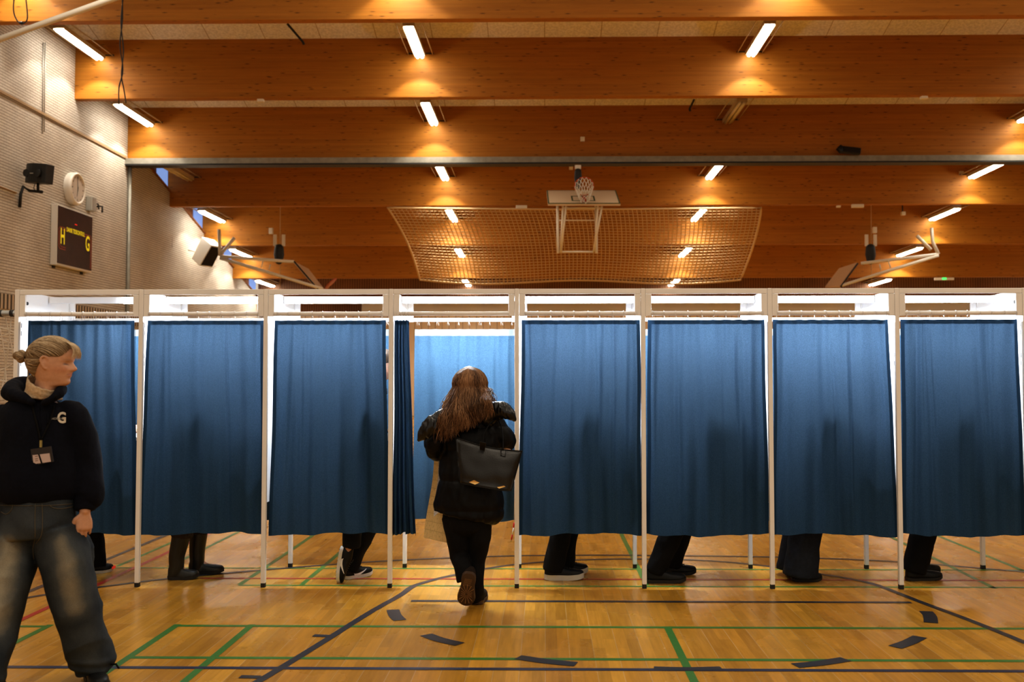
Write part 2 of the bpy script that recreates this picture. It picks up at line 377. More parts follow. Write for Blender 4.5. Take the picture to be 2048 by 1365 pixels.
# clerestory panes in front of each beam end + wood behind
for k in range(3, 7):
    yb = Y1+DY*k
    bm = bmesh.new(); bx(bm, WL-.06, WL-.02, yb-.95, yb-.12, sill_z(yb-.95)-.3, roof_z(yb)+.2)
    o = struct('window_%d' % (k-2), bm, M['glass_pane'])
    bm = bmesh.new(); bx(bm, WL-.28, WL-.05, yb-DY, yb-1.0, sill_z(yb)-.3, roof_z(yb-DY)+.2); bx(bm, WL-.28, WL-.05, yb-1.0, yb-.95, sill_z(yb)-.3, roof_z(yb-DY)+.2)
    struct('trim_%d' % k, bm, M['wood_wall'])
# raking sill board
bm = bmesh.new(); p0 = V((WL+.02, YP, sill_z(YP))); p1 = V((WL+.02, YF, sill_z(YF)))
loft(bm, [(p0, .05, .03), (p1, .05, .03)], n=4, side=(1, 0, 0), cap='flat'); struct('trim_7', bm, M['wood_wall'])
# wooden strip along the wall and pipe
bm = bmesh.new(); zt = at(0, 183, WL/ (ray(0, 183).x/ray(0, 183).y)).z
bx(bm, WL+.003, WL+.03, 5, YP-.1, zt-.03, zt+.03); struct('trim_8', bm, mat('tan_strip', (.33, .22, .12), .6))
# acoustic slots
bm = bmesh.new()
z0, z1 = 4.0, 4.75
def wall_at(px, py):
    d = ray(px, py); return CAMP + d*(WL/d.x)
za = wall_at(20, 620).z; zb = wall_at(20, 590).z
m = mat('slotted_block', (.5, .42, .33), .8); t = NT(m); c = t.n('ShaderNodeTexCoord'); sp = t.n('ShaderNodeSeparateXYZ'); cb = t.n('ShaderNodeCombineXYZ'); t.l(c.outputs['Object'], sp.inputs[0]); t.l(sp.outputs[1], cb.inputs[0])
wv = t.n('ShaderNodeTexWave', i_Scale=2.1, bands_direction='X'); t.l(cb.outputs[0], wv.inputs[0]); t.l(t.ramp(wv.outputs[0], [(.35, (.06, .045, .03)), (.55, (.52, .43, .33))]), t.b.inputs['Base Color'])
bx(bm, WL+.003, WL+.03, 10, YF-.1, za, zb); struct('trim_9', bm, m)

# roof beams
ords = ['topmost', 'second', 'third', 'fourth', 'fifth', 'sixth']
for i in range(6):
    y = Y1+DY*i-(.45 if i == 0 else 0); zb_ = at(1024, 37, y).z if i == 0 else beam_bottom(i); zt_ = roof_z(y)+.25
    bm = bmesh.new(); bx(bm, WL-.05 if i < 3 else WL-.2, WR, y, y+.22, zb_, zt_)
    tag(obj('roof_beam', bm, M['beam'], bevel=.012), '%s glued laminated timber roof beam counted down from the top of the photo' % ords[i], 'beam', 'roof beams across the hall')
# a beam out of view overhead carries on the rhythm
# divider track under third beam
bm = bmesh.new(); zt_ = beam_bottom(2); zb_ = at(1000, 322, YP-.3).z
root = thing('curtain_track', 'long grey steel divider track under the third timber beam', 'track', (5, YP-.2, zt_-.1))
bx(bm, WL, WR, YP-.16, YP+.2, zb_-.01, zt_-.002); obj('track_box', bm, M['gray_steel'], root)
bm = bmesh.new(); bx(bm, WL, WR, YP-.17, YP+.21, zb_-.055, zb_-.012); obj('track_edge', bm, M['dark_metal'], root)
bm = bmesh.new(); a = wall_at(259, 450); tube(bm, [(WL+.06, YP+.05, 0.02), (WL+.06, YP+.05, zb_-.06)], .05, 10)
tag(obj('wall_pipe', bm, M['gray_steel'], smooth=True), 'vertical grey pipe on the brick wall below the divider track', 'pipe')
bm = bmesh.new(); tube(bm, [at(343, 392, 30.7), at(343, 495, 30.7)], .022, 6)
tag(obj('hanging_rod', bm, M['dark_metal']), 'thin dark vertical rod on the brick wall under the fourth beam end', 'rod')

# ---------------------------------------------------------------- ceiling lights
WARM = (1.0, .85, .66)
rows = [19.85, 23.0, 26.15, 29.3, 32.45, 35.6, 38.75]
cols = [-10.95, -3.05, 5.02, 13.0, 20.5]
GYM_W = 14
SPOT_W = 125
row_words = ['out of frame overhead', 'in nearest row', 'in second row', 'in third row', 'in fourth row', 'in fifth row', 'in farthest row']
col_words = ['beside left brick wall', 'left of the middle', 'right of the middle', 'right-hand column', 'beyond the right column']
slope = 0.0
def fixture_z(r):
    py = {1: 118, 2: 252, 3: 362, 4: 445, 5: 516, 6: 574}.get(r)
    return (at(850, py, Y1+DY*r-.12).z if py else at(850, 118, Y1+DY-.12).z+.8)+.04
def make_light(label, lit):
    root = thing('ceiling_light', label, 'ceiling light', (0, 0, 0), 'ceiling lights of the hall')
    k = V((0, 1, slope)).normalized(); up = V((0, -slope, 1)).normalized(); MX = basis((0, 0, 0), (1, 0, 0), k, up)
    bm = bmesh.new(); bx(bm, -.12, .12, -1.04, 1.04, .03, .10, MX); bx(bm, -.135, -.12, -1.04, 1.04, -.0, .10, MX); bx(bm, .12, .135, -1.04, 1.04, 0.0, .10, MX); obj('housing', bm, M['fixture'], root)
    for s in (-1, 1):
        bm = bmesh.new(); tube(bm, [MX@V((s*.055, -1.0, -.005)), MX@V((s*.055, 1.0, -.005))], .043, 10); obj('tube', bm, M['tube_on'] if lit else M['tube_off'], root, smooth=True)
        bm = bmesh.new(); tube(bm, [MX@V((s*.30, -1.3, .1)), MX@V((s*.30, 1.12, .1))], .015, 6); obj('rail', bm, M['fixture'], root)
    for a_ in (-1.16, 1.06): bm = bmesh.new(); bx(bm, -.33, .33, a_, a_+.04, .09, .12, MX); obj('crossbar', bm, M['dark_metal'], root)
    return root
proto_on = make_light('x', True); proto_off = make_light('x', False)
def add_lamp(root, loc, w):
    ld = bpy.data.lights.new('gym_lamp', 'AREA'); ld.shape = 'RECTANGLE'; ld.size = .25; ld.size_y = 1.2; ld.energy = w; ld.color = WARM; ld.spread = math.radians(120)
    lo_ = bpy.data.objects.new('lamp', ld); C.objects.link(lo_); lo_.parent = root; lo_.location = (0, 0, -.06)
    for yy_, e_ in ((.62, SPOT_W), (-.62, SPOT_W*.6)):
        ls = bpy.data.lights.new('gym_spot', 'SPOT'); ls.energy = e_; ls.color = (1.0, .90, .76); ls.spot_size = math.radians(106); ls.spot_blend = .25; ls.shadow_soft_size = .06
        l2_ = bpy.data.objects.new('lamp', ls); C.objects.link(l2_); l2_.parent = root; l2_.location = (0, yy_, -.06+slope*yy_)
    return lo_
for r in range(7):
    for cidx, X in enumerate(cols):
        if cidx == 4 and r < 3: continue
        off = (r == 2 and cidx == 2) or (r == 3 and cidx == 0)
        o = dup(proto_off if off else proto_on, (X, Y1+DY*r-.12-1.05-(.45 if r == 0 else 0), fixture_z(r)), '%s twin-tube ceiling light %s, %s' % ('unlit' if off else 'glowing', row_words[r], col_words[cidx]))
        if not off: add_lamp(o, None, GYM_W)
for pr in (proto_on, proto_off):
    for ch in [c for c in bpy.data.objects if c.parent == pr]: bpy.data.objects.remove(ch)
    bpy.data.objects.remove(pr)
# lamps of the near half of the hall, above and behind the camera
for Y in (1.0, 6.5, 13.5):
    for X in (-6, 2, 10):
        ld = bpy.data.lights.new('near_hall_lamp', 'AREA'); ld.shape = 'RECTANGLE'; ld.size = .3; ld.size_y = 1.3; ld.energy = 90; ld.color = WARM
        lo_ = bpy.data.objects.new('near_hall_lamp', ld); C.objects.link(lo_); lo_.location = (X, Y, 8.4 if Y < 3 else 9.5)

# ---------------------------------------------------------------- booths
YFR, DEP, PIT, X0 = 7.4164, .786, .94, -3.0294-.94
ZT, ZR = 2.2161, 2.03
ZC, ZH = 1.985, .385
def make_divider(root, x, s=0):
    for (nm, y, h) in (('front_post', YFR, ZT), ('rear_post', YFR+DEP, ZT)):
        bm = bmesh.new(); bx(bm, x-.0165, x+.0165, y-.014, y+.022, .03, h); p = obj(nm, bm, M['frame'], root, bevel=.004)
        bm = bmesh.new(); bx(bm, x-.0155, x+.0155, y-.013, y+.021, 0, .032); obj('rubber_foot', bm, M['rubber'], p)
    bm = bmesh.new(); bx(bm, x-.009, x+.009, YFR+.023, YFR+DEP-.015, .62, ZT-.012)
    sp_ = obj('side_panel', bm, M['panel'], root)
    bm = bmesh.new()
    for zz in (1.93, 1.87, 1.70, 1.64): bx(bm, x-.0105, x+.0105, YFR+.04, YFR+.046, zz, zz+.035)
    obj('slot', bm, M['rubber'], sp_)
    bm = bmesh.new()
    for sx_ in (-1, 1):
        disc(bm, (x+sx_*.024, YFR+.09, 2.118), (1, 0, 0), .013, .012, 12)
    obj('knob', bm, M['rubber'], root, smooth=True)
booth_words = ['first', 'second', 'third', 'fourth', 'fifth', 'sixth', 'seventh', 'eighth']
for i in range(8):
    xl = X0+PIT*i; xr = xl+PIT
    lab = 'white metal voting booth frame, %s from the left' % booth_words[i]
    if i == 3: lab = 'white metal voting booth frame the dark-coated woman is entering, fourth from left'
    root = thing('voting_booth', lab, 'voting booth', (xl+PIT/2, YFR+DEP/2, 0), 'row of white voting booths')
    make_divider(root, xl)
    if i == 7: make_divider(root, xr)
    for nm, y in (('front_header', YFR), ('rear_header', YFR+DEP)):
        bm = bmesh.new(); a, b = xl+.0175, xr-.0175
        bx(bm, a, b, y-.010, y+.012, ZT-.040, ZT-.001)
        bx(bm, a, a+.045, y-.010, y+.012, ZR-.018, ZT-.041); bx(bm, b-.045, b, y-.010, y+.012, ZR-.018, ZT-.041)
        obj(nm, bm, M['frame'] if nm[0] == 'f' else M['panel'], root, bevel=.003)
        bm = bmesh.new(); tube(bm, [(a+.04, y, ZR), (b-.04, y, ZR)], .0165, 12)
        obj('front_curtain_rod' if nm[0] == 'f' else 'rear_curtain_rod', bm, M['frame'] if nm[0] == 'f' else M['panel'], root, smooth=True)
    # writing shelf on the right side
    bm = bmesh.new(); ds = []
    x1, y0, y1 = xr-.011, YFR+.13, YFR+DEP-.05; x0 = x1-.30
    pts = []
    for cx_, cy_, a0 in ((x0+.05, y0+.05, 180), (x1, y0, None), (x1, y1, None), (x0+.05, y1-.05, 90)):
        if a0 is None: pts.append((cx_, cy_))
        else:
            for k in range(6): an = math.radians(a0+k*18) ; pts.append((cx_+.05*math.cos(an), cy_+.05*math.sin(an)))
    if True:
        p1_ = pts[:6]; p2_ = pts[8:]
        ring = p1_ + [pts[6], pts[7]] + p2_
    lo_ = [bm.verts.new((x, y, 1.075)) for x, y in ring]; hi_ = [bm.verts.new((x, y, 1.10)) for x, y in ring]
    bm.faces.new(lo_[::-1]); bm.faces.new(hi_)
    for k in range(len(ring)): bm.faces.new((lo_[k], lo_[(k+1) % len(ring)], hi_[(k+1) % len(ring)], hi_[k]))
    bmesh.ops.recalc_face_normals(bm, faces=bm.faces)
    obj('writing_shelf', bm, M['panel'], root)
    # light along the rear header
    bm = bmesh.new(); yy = YFR+.42
    bx(bm, xl+.02, xr-.02, yy+.015, yy+.045, 2.145, 2.195); h_ = obj('light_housing', bm, M['panel'], root)
    bm = bmesh.new()
    a, b = (xl+.03, xr-.03) if i else (xl+.62, xr-.03)
    bx(bm, a, b, yy-.012, yy+.014, 2.140, 2.190 if i else 2.185); obj('light_tube', bm, M['led'], root, smooth=False, bevel=.008)
    ld = bpy.data.lights.new('booth_lamp', 'AREA'); ld.shape = 'RECTANGLE'; ld.size = b-a; ld.size_y = .04; ld.energy = [34, 46, 46, 60, 60, 60, 72, 42][i]; ld.color = (.86, .93, 1.0)
    lo2 = bpy.data.objects.new('booth_lamp', ld); C.objects.link(lo2); lo2.parent = root; lo2.matrix_parent_inverse = world(root).inverted()
    lo2.location = ((a+b)/2, yy-.015, 2.125); lo2.rotation_euler = (0, 0, 0)

# curtain ring prototype mesh
bm = bmesh.new()
pts = [(0, .020*math.sin(a_), .020*math.cos(a_)) for a_ in [math.radians(k) for k in range(-120, 121, 30)]]
tube(bm, pts, .0017, 5); tube(bm, [pts[0], (-.006, -.006, -.045)], .0015, 5); tube(bm, [pts[-1], (.008, .006, -.045)], .0015, 5)
ring_me = bpy.data.meshes.new('ring'); bm.to_mesh(ring_me); bm.free(); ring_me.materials.append(M['ring'])
def curtain(name, label, cat_group, xt, xb, y, nfold, amp, zt=ZC, zh=ZH, seed=0, nrings=10, rod_y=None, bunch=False, light=False, creases=()):
    root = thing(name, label, 'curtain', ((xt[0]+xt[1])/2, y, zt), cat_group)
    NU, NV = 170 if not bunch else 160, 110
    rnd = random.Random(seed); ph = [rnd.uniform(0, 6.28) for _ in range(6)]
    bm = bmesh.new(); uvl = bm.loops.layers.uv.new('UVMap'); grid = []
    # folds: sum of a few ridges at irregular positions, wandering downward
    ridges = [(rnd.uniform(.04, .96), rnd.uniform(.008, .030), rnd.uniform(-1.2, 1.2), rnd.uniform(-.06, .06), rnd.uniform(.2, 1), rnd.uniform(0, .6)) for _ in range(int(nfold*1.6))]
    def off(u, v):
        d = 0
        for k in range(3): d += amp*(.5/(k+1))*math.sin(u*PI*2*nfold*(.55+.35*k)+ph[k]+.8*math.sin(v*2+ph[k+3]))
        d *= (.35+.65*min(1, v*1.3))
        for (c0, w, s, dr, a_, vs) in ridges:
            e = (u-c0-dr*v)/(w*(1+.6*v)); d += amp*.55*s*math.exp(-e*e)*(.4+a_*math.sin(min(PI, PI*(v*.8+.15))))
        # gathers at rings
        g = math.exp(-v*9); d += amp*.35*g*math.cos(u*2*PI*(nrings-1))
        return d
    for j in range(NV+1):
        v = j/NV; row = []
        for i in range(NU+1):
            u = i/NU
            e = v**1.1; xa = xt[0]*(1-e)+xb[0]*e; xb_ = xt[1]*(1-e)+xb[1]*e
            edge = .008*math.sin(v*7+ph[1])*v*(1-v)*2
            x = xa+(xb_-xa)*u + edge
            if bunch: dy = amp*math.sin(u*PI*2*nfold+.6*math.sin(v*3))*(.75+.25*v) + .35*amp*math.sin(u*PI*2*nfold*2.3+ph[0])
            else: dy = off(u, v)
            z = zt - (zt-zh)*v
            z += v*(.010*math.sin(u*5+ph[2])+.005*math.sin(u*17+ph[3])) - (1-min(1, v*12))*.003*(1-math.cos(u*2*PI*(nrings-1)))/2
            row.append(bm.verts.new((x, y+dy, z)))
        grid.append(row)
    for j in range(NV):
        for i in range(NU):
            f = bm.faces.new((grid[j][i], grid[j+1][i], grid[j+1][i+1], grid[j][i+1])); f.smooth = True
            for l_, (a_, b_) in zip(f.loops, ((i, j), (i, j+1), (i+1, j+1), (i+1, j))): l_[uvl].uv = (a_/NU, b_/NV)
    obj('fabric', bm, M['curtain_rear'] if zt < 1.97 else M['curtain'], root)
    ry = y if rod_y is None else rod_y
    for k in range(nrings):
        u = (k+.3+rnd.uniform(-.08, .08))/(nrings-.4); x = xt[0]+(xt[1]-xt[0])*u
        ro = bpy.data.objects.new('curtain_ring', ring_me); C.objects.link(ro); ro.location = (x, ry, ZR); ro.rotation_euler = (0, 0, rnd.uniform(-.25, .25))
        part(ro, root)
    return root
def xf(px, py): return at(px, py, YFR).x
FC = [((50, 263), (50, 270)), ((291, 525), (274, 526)), ((546, 770), (534, 777)), None, ((1043, 1281), (1037, 1284)), ((1297, 1532), (1294, 1540)), ((1548, 1781), (1548, 1801)), ((1806, 2040), (1811, 2056))]
fc_words = ['blue curtain behind the blonde woman, leftmost of the row', 'blue curtain above the rubber boots', 'blue curtain above the sneaker with a raised heel', '', 'blue curtain above black shoes with thick white soles', 'closed blue curtain above black trousers and black shoes, second right of the entering woman', 'blue curtain above wide dark blue trouser legs', 'blue curtain closing the rightmost booth']
for i, fcx in enumerate(FC):
    if not fcx: continue
    (a, b), (c_, d_) = fcx
    curtain('booth_curtain', fc_words[i], 'blue curtains on the front of the booths', (xf(a, 640), xf(b, 640)), (xf(c_, 1070), xf(d_, 1070)), YFR+.040, 6.5, .033, seed=11+i, rod_y=YFR)
curtain('booth_curtain', 'blue curtain pushed aside in tight folds at the open booth', 'blue curtains on the front of the booths', (xf(788, 640), xf(817, 640)), (xf(783, 1070), xf(831, 1070)), YFR+.035, 4.5, .035, seed=5, nrings=6, rod_y=YFR, bunch=True)
for i in range(8):
    xl = X0+PIT*i
    if i == 3: a, b, c_, d_ = at(829, 655, YFR+DEP).x, at(1029, 655, YFR+DEP).x, at(824, 1040, YFR+DEP).x, at(1029, 1040, YFR+DEP).x
    else: a, b, c_, d_ = xl+.06, xl+PIT-.045, xl+.05, xl+PIT-.04
    curtain('rear_booth_curtain', 'bright light blue curtain across the back of the open booth' if i == 3 else 'pale blue rear curtain glimpsed at the edge of the %s booth from the left' % booth_words[i],
            'blue curtains on the back of the booths', (a, b), (c_, d_), YFR+DEP+.02, 6, .030, seed=40+i, zt=1.955, zh=.385, rod_y=YFR+DEP)

# ---------------------------------------------------------------- floor markings (children of the floor)
def line(name, pts, w, m, z=.0012, sub=1):
    P = [p if isinstance(p, Vector) else fl(*p) for p in pts]
    P = [V(p) for p in smooth_pts([tuple(p) for p in P], sub)]
    bm = bmesh.new(); L = []
    for i, p in enumerate(P):
        d = P[min(i+1, len(P)-1)]-P[max(i-1, 0)]; d.z = 0; d.normalize(); n_ = V((-d.y, d.x, 0))*w/2
        L.append((bm.verts.new((p.x+n_.x, p.y+n_.y, z)), bm.verts.new((p.x-n_.x, p.y-n_.y, z))))
    for i in range(len(L)-1): bm.faces.new((L[i][1], L[i+1][1], L[i+1][0], L[i][0]))
    bmesh.ops.recalc_face_normals(bm, faces=bm.faces)
    for f in bm.faces:
        if f.normal.z < 0: f.normal_flip()
    o = obj(name, bm, m, floor); return o
def hline(name, xa, ya, X1, w, m, z=.0012):
    p = fl(xa, ya); line(name, [p, V((X1, p.y, 0))], w, m, z)
def vline(name, px, py, Ynear, Yfar, w, m, z=.0014):
    p = fl(px, py); line(name, [V((p.x, Ynear, 0)), V((p.x, Yfar, 0))], w, m, z)
YB = lambda y: fl(1090, y).y
RX = 9.0
hline('green_line', 345, 1252.5, RX, .045, M['green']); hline('green_line', 262, 1316, RX, .045, M['green'])
hline('green_line', 477, 1171.5, RX, .04, M['green']); hline('green_line', 229, 1136.5, RX, .04, M['green'])
vline('green_line', 352, 1252.5, 3.5, YB(1252.5), .045, M['green']); vline('green_line', 502, 1252.5, 3.5, YB(1252.5), .045, M['green'])
vline('green_line', 1335, 1256, 3.5, YB(1255), .045, M['green']); vline('green_line', 1293, 1171, YB(1171), 14, .04, M['green'])
vline('green_line', 477, 1172, YB(1172), 14, .04, M['green']); vline('green_line', 602, 1172, YB(1172), 14, .04, M['green'])
vline('green_line', 229, 1136, YB(1136), 14, .04, M['green']); vline('green_line', 366, 1120, YB(1136), 14, .04, M['green'])
vline('green_line', 95, 1254, 4.0, YB(1254), .045, M['green'])
p = fl(95, 1254); line('green_line', [V((p.x, p.y, 0)), V((p.x-2.5, p.y, 0))], .045, M['green'])
line('green_line', [(1872, 1071), (2060, 1148)], .04, M['green']); line('green_line', [(1778, 1073), (1990, 1178)], .04, M['green'])
vline('red_line', 229, 1155, 4.0, 14, .045, M['red'], .0018); hline('red_line', 400, 1157.5, RX, .04, M['red'], .0018)
vline('black_line', 194, 1128, 5, 14, .05, M['black'], .0016)
hline('black_line', -60, 1335, RX, .045, M['navy'], .0020); 
p = fl(822, 1203); q = fl(1825, 1208); line('black_line', [p, V((q.x, p.y, 0))], .05, M['black'], .0022)
line('black_line', [(440, 1402), (515, 1365), (640, 1289), (740, 1226), (800, 1192), (826, 1174), (860, 1163), (900, 1153), (1000, 1134), (1100, 1124), (1190, 1120), (1280, 1119), (1370, 1120.5), (1450, 1125), (1530, 1133), (1640, 1149), (1700, 1159), (1755, 1172), (1838, 1204), (1950, 1246), (2100, 1307)], .05, M['black'], .0024, 5)
line('black_line', [(20, 1203), (95, 1190), (210, 1174), (340, 1158), (470, 1146), (640, 1132), (800, 1121.5), (1000, 1113.5), (1200, 1111.5), (1400, 1113), (1600, 1116.5), (1800, 1125), (2060, 1146)], .05, M['black'], .0026, 4)
for a in ([(786, 1221), (790, 1232), (800, 1242)], [(852, 1271), (880, 1281), (920, 1290)], [(1036, 1316), (1090, 1324), (1152, 1330)], [(1308, 1338), (1375, 1339.5), (1443, 1338)], [(1590, 1333), (1640, 1328), (1692, 1320)], [(1790, 1296), (1818, 1286), (1840, 1275)], [(1852, 1224), (1860, 1234), (1862, 1247)]):
    line('black_line', a, .085 if a[0][0] not in (1308,) else .06, M['black'], .0028, 4)
for a, b in (((627, 1272.5), (662, 1274)), ((480, 1355), (520, 1356)), ((2034, 1283), (2070, 1285))): line('black_line', [a, b], .05, M['black'], .003)

#PEOPLE#
# ---------------------------------------------------------------- things on the left wall
def wpt(px, py, off=0.0):
    p = wall_at(px, py); return V((WL+off, p.y, p.z))
# black loudspeaker
c = at(77, 347, 21.6); MX = basis(c, V((.80, -.42, -.10)), V((.42, .9, 0)))   # local x = width axis, y away from viewer
root = thing('loudspeaker', 'black loudspeaker on a bent wall bracket on the left brick wall', 'loudspeaker', c)
bm = bmesh.new(); prof = []
for k in range(9):
    a = -1+k/4; prof.append((a*.35, -.17+.10*a*a))
lo_ = []; hi_ = []
poly = prof+[(.30, .17), (-.30, .17)]
for x, y in poly: lo_.append(bm.verts.new(MX@V((x, y, -.22)))); hi_.append(bm.verts.new(MX@V((x, y, .20))))
bm.faces.new(lo_[::-1]); f = bm.faces.new(hi_); f.material_index = 1
for k in range(len(poly)): bm.faces.new((lo_[k], lo_[(k+1) % len(poly)], hi_[(k+1) % len(poly)], hi_[k]))
bmesh.ops.recalc_face_normals(bm, faces=bm.faces); obj('cabinet', bm, [M['speaker_black'], M['speaker_top']], root, bevel=.012)
for s in (-1, 1):
    bm = bmesh.new(); disc(bm, MX@V((s*.2, -.155, -.02)), MX.to_3x3()@V((s*.15, 1, 0)), .085, .03, 24); obj('driver', bm, M['rubber'], root, smooth=False)
bm = bmesh.new(); bx(bm, -.05, .06, -.178, -.17, -.035, -.02, MX); obj('maker_badge', bm, M['alu'], root)
bm = bmesh.new(); a = wpt(36, 415, .04); b = wpt(38, 388, .04)
tube(bm, [a, b, b+V((.05, .0, .16)), at(60, 382, 21.9), at(84, 384, 21.6)], .033, 8, sub=1); tube(bm, [at(76, 386, 21.65), at(76, 366, 21.62)], .03, 8)
obj('bracket', bm, M['speaker_black'], root, smooth=True)
bm = bmesh.new(); tube(bm, [at(76, 383, 21.65), at(68, 378, 21.7), at(70, 368, 21.6)], .008, 5, 4); obj('cable', bm, M['rubber'], root)
# clock
p0 = wpt(142, 378); R_ = .40
root = thing('wall_clock', 'large round white wall clock above the scoreboard', 'clock', p0)
bm = bmesh.new(); prof = [(.002, .98), (.12, 1.0), (.17, .98), (.19, .93), (.19, .86), (.15, .80)]; rg_ = []
for (dx, rr_) in prof: rg_.append([bm.verts.new((WL+dx, p0.y+R_*rr_*math.cos(k*PI/24), p0.z+R_*rr_*math.sin(k*PI/24))) for k in range(48)])
for a_, b_ in zip(rg_[:-1], rg_[1:]):
    for k in range(48): bm.faces.new((a_[k], a_[(k+1) % 48], b_[(k+1) % 48], b_[k]))
bmesh.ops.recalc_face_normals(bm, faces=bm.faces)
obj('rim', bm, M['clock_rim'], root, smooth=True)
bm = bmesh.new(); disc(bm, (WL+.165, p0.y, p0.z), (1, 0, 0), R_*.81, .006, 40); obj('dial', bm, M['clock_face'], root)
bm = bmesh.new()
for k in range(12):
    a = k*PI/6; r1 = R_*.76; r0 = R_*(.62 if k % 3 == 0 else .68)
    d = V((0, math.sin(a), math.cos(a))); n_ = V((0, math.cos(a), -math.sin(a)))*.010
    c_ = V((WL+.17, p0.y, p0.z)); q = [c_+d*r0-n_, c_+d*r0+n_, c_+d*r1+n_, c_+d*r1-n_]; bm.faces.new([bm.verts.new(x) for x in q])
obj('hour_marks', bm, M['rubber'], root)
for nm, ang, ln, w_ in (('minute_hand', -.12, .30, .011), ('hour_hand', 3.35, .2, .014)):
    bm = bmesh.new(); d = V((0, math.sin(ang), math.cos(ang))); n_ = V((0, math.cos(ang), -math.sin(ang)))*w_; c_ = V((WL+.174, p0.y, p0.z))
    bm.faces.new([bm.verts.new(x) for x in (c_-d*.05-n_, c_-d*.05+n_, c_+d*ln+n_*.5, c_+d*ln-n_*.5)]); obj(nm, bm, M['rubber'], root)
# scoreboard
a = wpt(114, 408); b = wpt(186, 435); cz = wpt(112, 530).z
dpt = .17; xf_ = WL+dpt
# positions on the front face : intersect rays with plane x = xf_
def fpt(px, py): d = ray(px, py); return CAMP+d*(xf_/d.x)
A = fpt(116, 408); Bq = fpt(186, 434); Cq = fpt(114, 530); y0, y1, z1, z0 = A.y, Bq.y, A.z, Cq.z
root = thing('scoreboard', 'dark electronic scoreboard marked H and G on the brick wall', 'scoreboard', (WL, (y0+y1)/2, (z0+z1)/2))
bm = bmesh.new(); bx(bm, WL+.006, xf_-.012, y0, y1, z0, z1); obj('casing', bm, mat('pale_casing', (.72, .70, .66), .5), root, bevel=.01)
bm = bmesh.new(); bx(bm, xf_-.012, xf_, y0+.03, y1-.03, z0+.05, z1-.03); obj('display_face', bm, M['sb_face'], root)
bm = bmesh.new(); bx(bm, WL+.004, WL+.04, y0+.1, y0+.2, z0-.06, z0+.1); obj('wall_bracket', bm, M['dark_metal'], root); bm = bmesh.new(); bx(bm, WL+.004, WL+.04, y1-.3, y1-.2, z0-.06, z0+.1); obj('wall_bracket', bm, M['dark_metal'], root)
W_ = y1-y0; H_ = z1-z0
def sbp(u, v): return (y0+W_*u, z1-H_*v)
MT = lambda u, v: basis((xf_+.003, *sbp(u, v)), (0, 1, 0), (0, 0, 1), (1, 0, 0))
def sb_text(s, u, v, size, nm, mt, sx_=1.0, sp=1.0, bold=.0, tilt=0):
    bm = text_bm(s, size, sp, 0, bold); mm = MT(u, v) @ Matrix.Diagonal((sx_, 1, 1, 1))
    for v_ in bm.verts: v_.co = mm @ v_.co
    obj(nm, bm, mt, root)
sb_text('DANSK TIDSKONTROL', .50, .375, .15, 'maker_lettering', M['yellow'], .62, .95, .004)
sb_text('H', .14, .52, .52, 'letter_h', M['yellow'], .62, 1, .012); sb_text('G', .85, .52, .52, 'letter_g', M['yellow'], .62, 1, .012)
def stripe(pts, w_=.022):
    bm = bmesh.new(); P = [V((xf_+.002, *sbp(u, v))) for u, v in pts]
    loft(bm, [(p, w_, .002) for p in P], n=4, side=(0, 0, 1), cap='flat')
    return bm
for off_ in (0, .035):
    for nm, pts in (('left_stripe', [(.24, .36+off_), (.07+off_, .36+off_), (.035+off_*.7, .40+off_), (.035+off_*.7, .68-off_), (.07+off_, .72-off_), (.22, .72-off_)]),
                ('right_stripe', [(.76, .36+off_), (.93-off_, .36+off_), (.965-off_*.7, .40+off_), (.965-off_*.7, .93)])):
        bm = bmesh.new()
        for p_, q_ in zip(pts[:-1], pts[1:]):
            P0 = V((xf_+.002, *sbp(*p_))); P1 = V((xf_+.002, *sbp(*q_))); d = (P1-P0).normalized(); n_ = V((0, -d.z, d.y))*.012; d = d*.01
            bm.faces.new([bm.verts.new(x) for x in (P0-n_-d, P1-n_+d, P1+n_+d, P0+n_-d)])
        obj(nm, bm, M['maroon'], root)
bm = bmesh.new(); mm = MT(.5, .245); bx(bm, -.06, .06, -.012, .012, 0, .004, mm); obj('red_indicator', bm, M['red_led'], root)
# small grey box (siren) right of clock
p = wpt(176, 410); bm = bmesh.new(); bx(bm, WL, WL+.16, p.y-.12, p.y+.14, p.z-.16, p.z+.20); tag(obj('junction_box', bm, M['alu'], bevel=.01), 'small grey box on the wall right of the clock', 'box')
p = wpt(187, 412); bm = bmesh.new(); tube(bm, [V((WL, p.y, p.z+.05)), V((WL+.12, p.y, p.z+.05)), V((WL+.12, p.y+.05, p.z-.08))], .02, 6); tube(bm, [V((WL, p.y+.2, p.z+.02)), V((WL+.14, p.y+.2, p.z+.02)), V((WL+.14, p.y+.2, p.z-.14))], .025, 6)
tag(obj('hook_bracket', bm, M['dark_metal']), 'small dark hook bracket beside the grey wall box', 'bracket')
# cable pair
for k, px in enumerate((85, 89)):
    bm = bmesh.new(); tube(bm, [wpt(px, 85, .02), wpt(px-1, 150, .02), wpt(px-2, 268-k*4, .02)], .011, 6)
    tag(obj('wall_cable', bm, M['steel']), '%s of two vertical cables high on the left brick wall' % ('left' if k == 0 else 'right'), 'cable', 'wall cables')
# short strip
bm = bmesh.new(); a = wpt(-60, 350, .02); b = wpt(31, 386, .02); tube(bm, [a, b], .02, 6); tag(obj('cable_duct', bm, mat('duct', (.4, .28, .18), .6)), 'thin cable duct on the brick wall left of the black loudspeaker', 'duct')
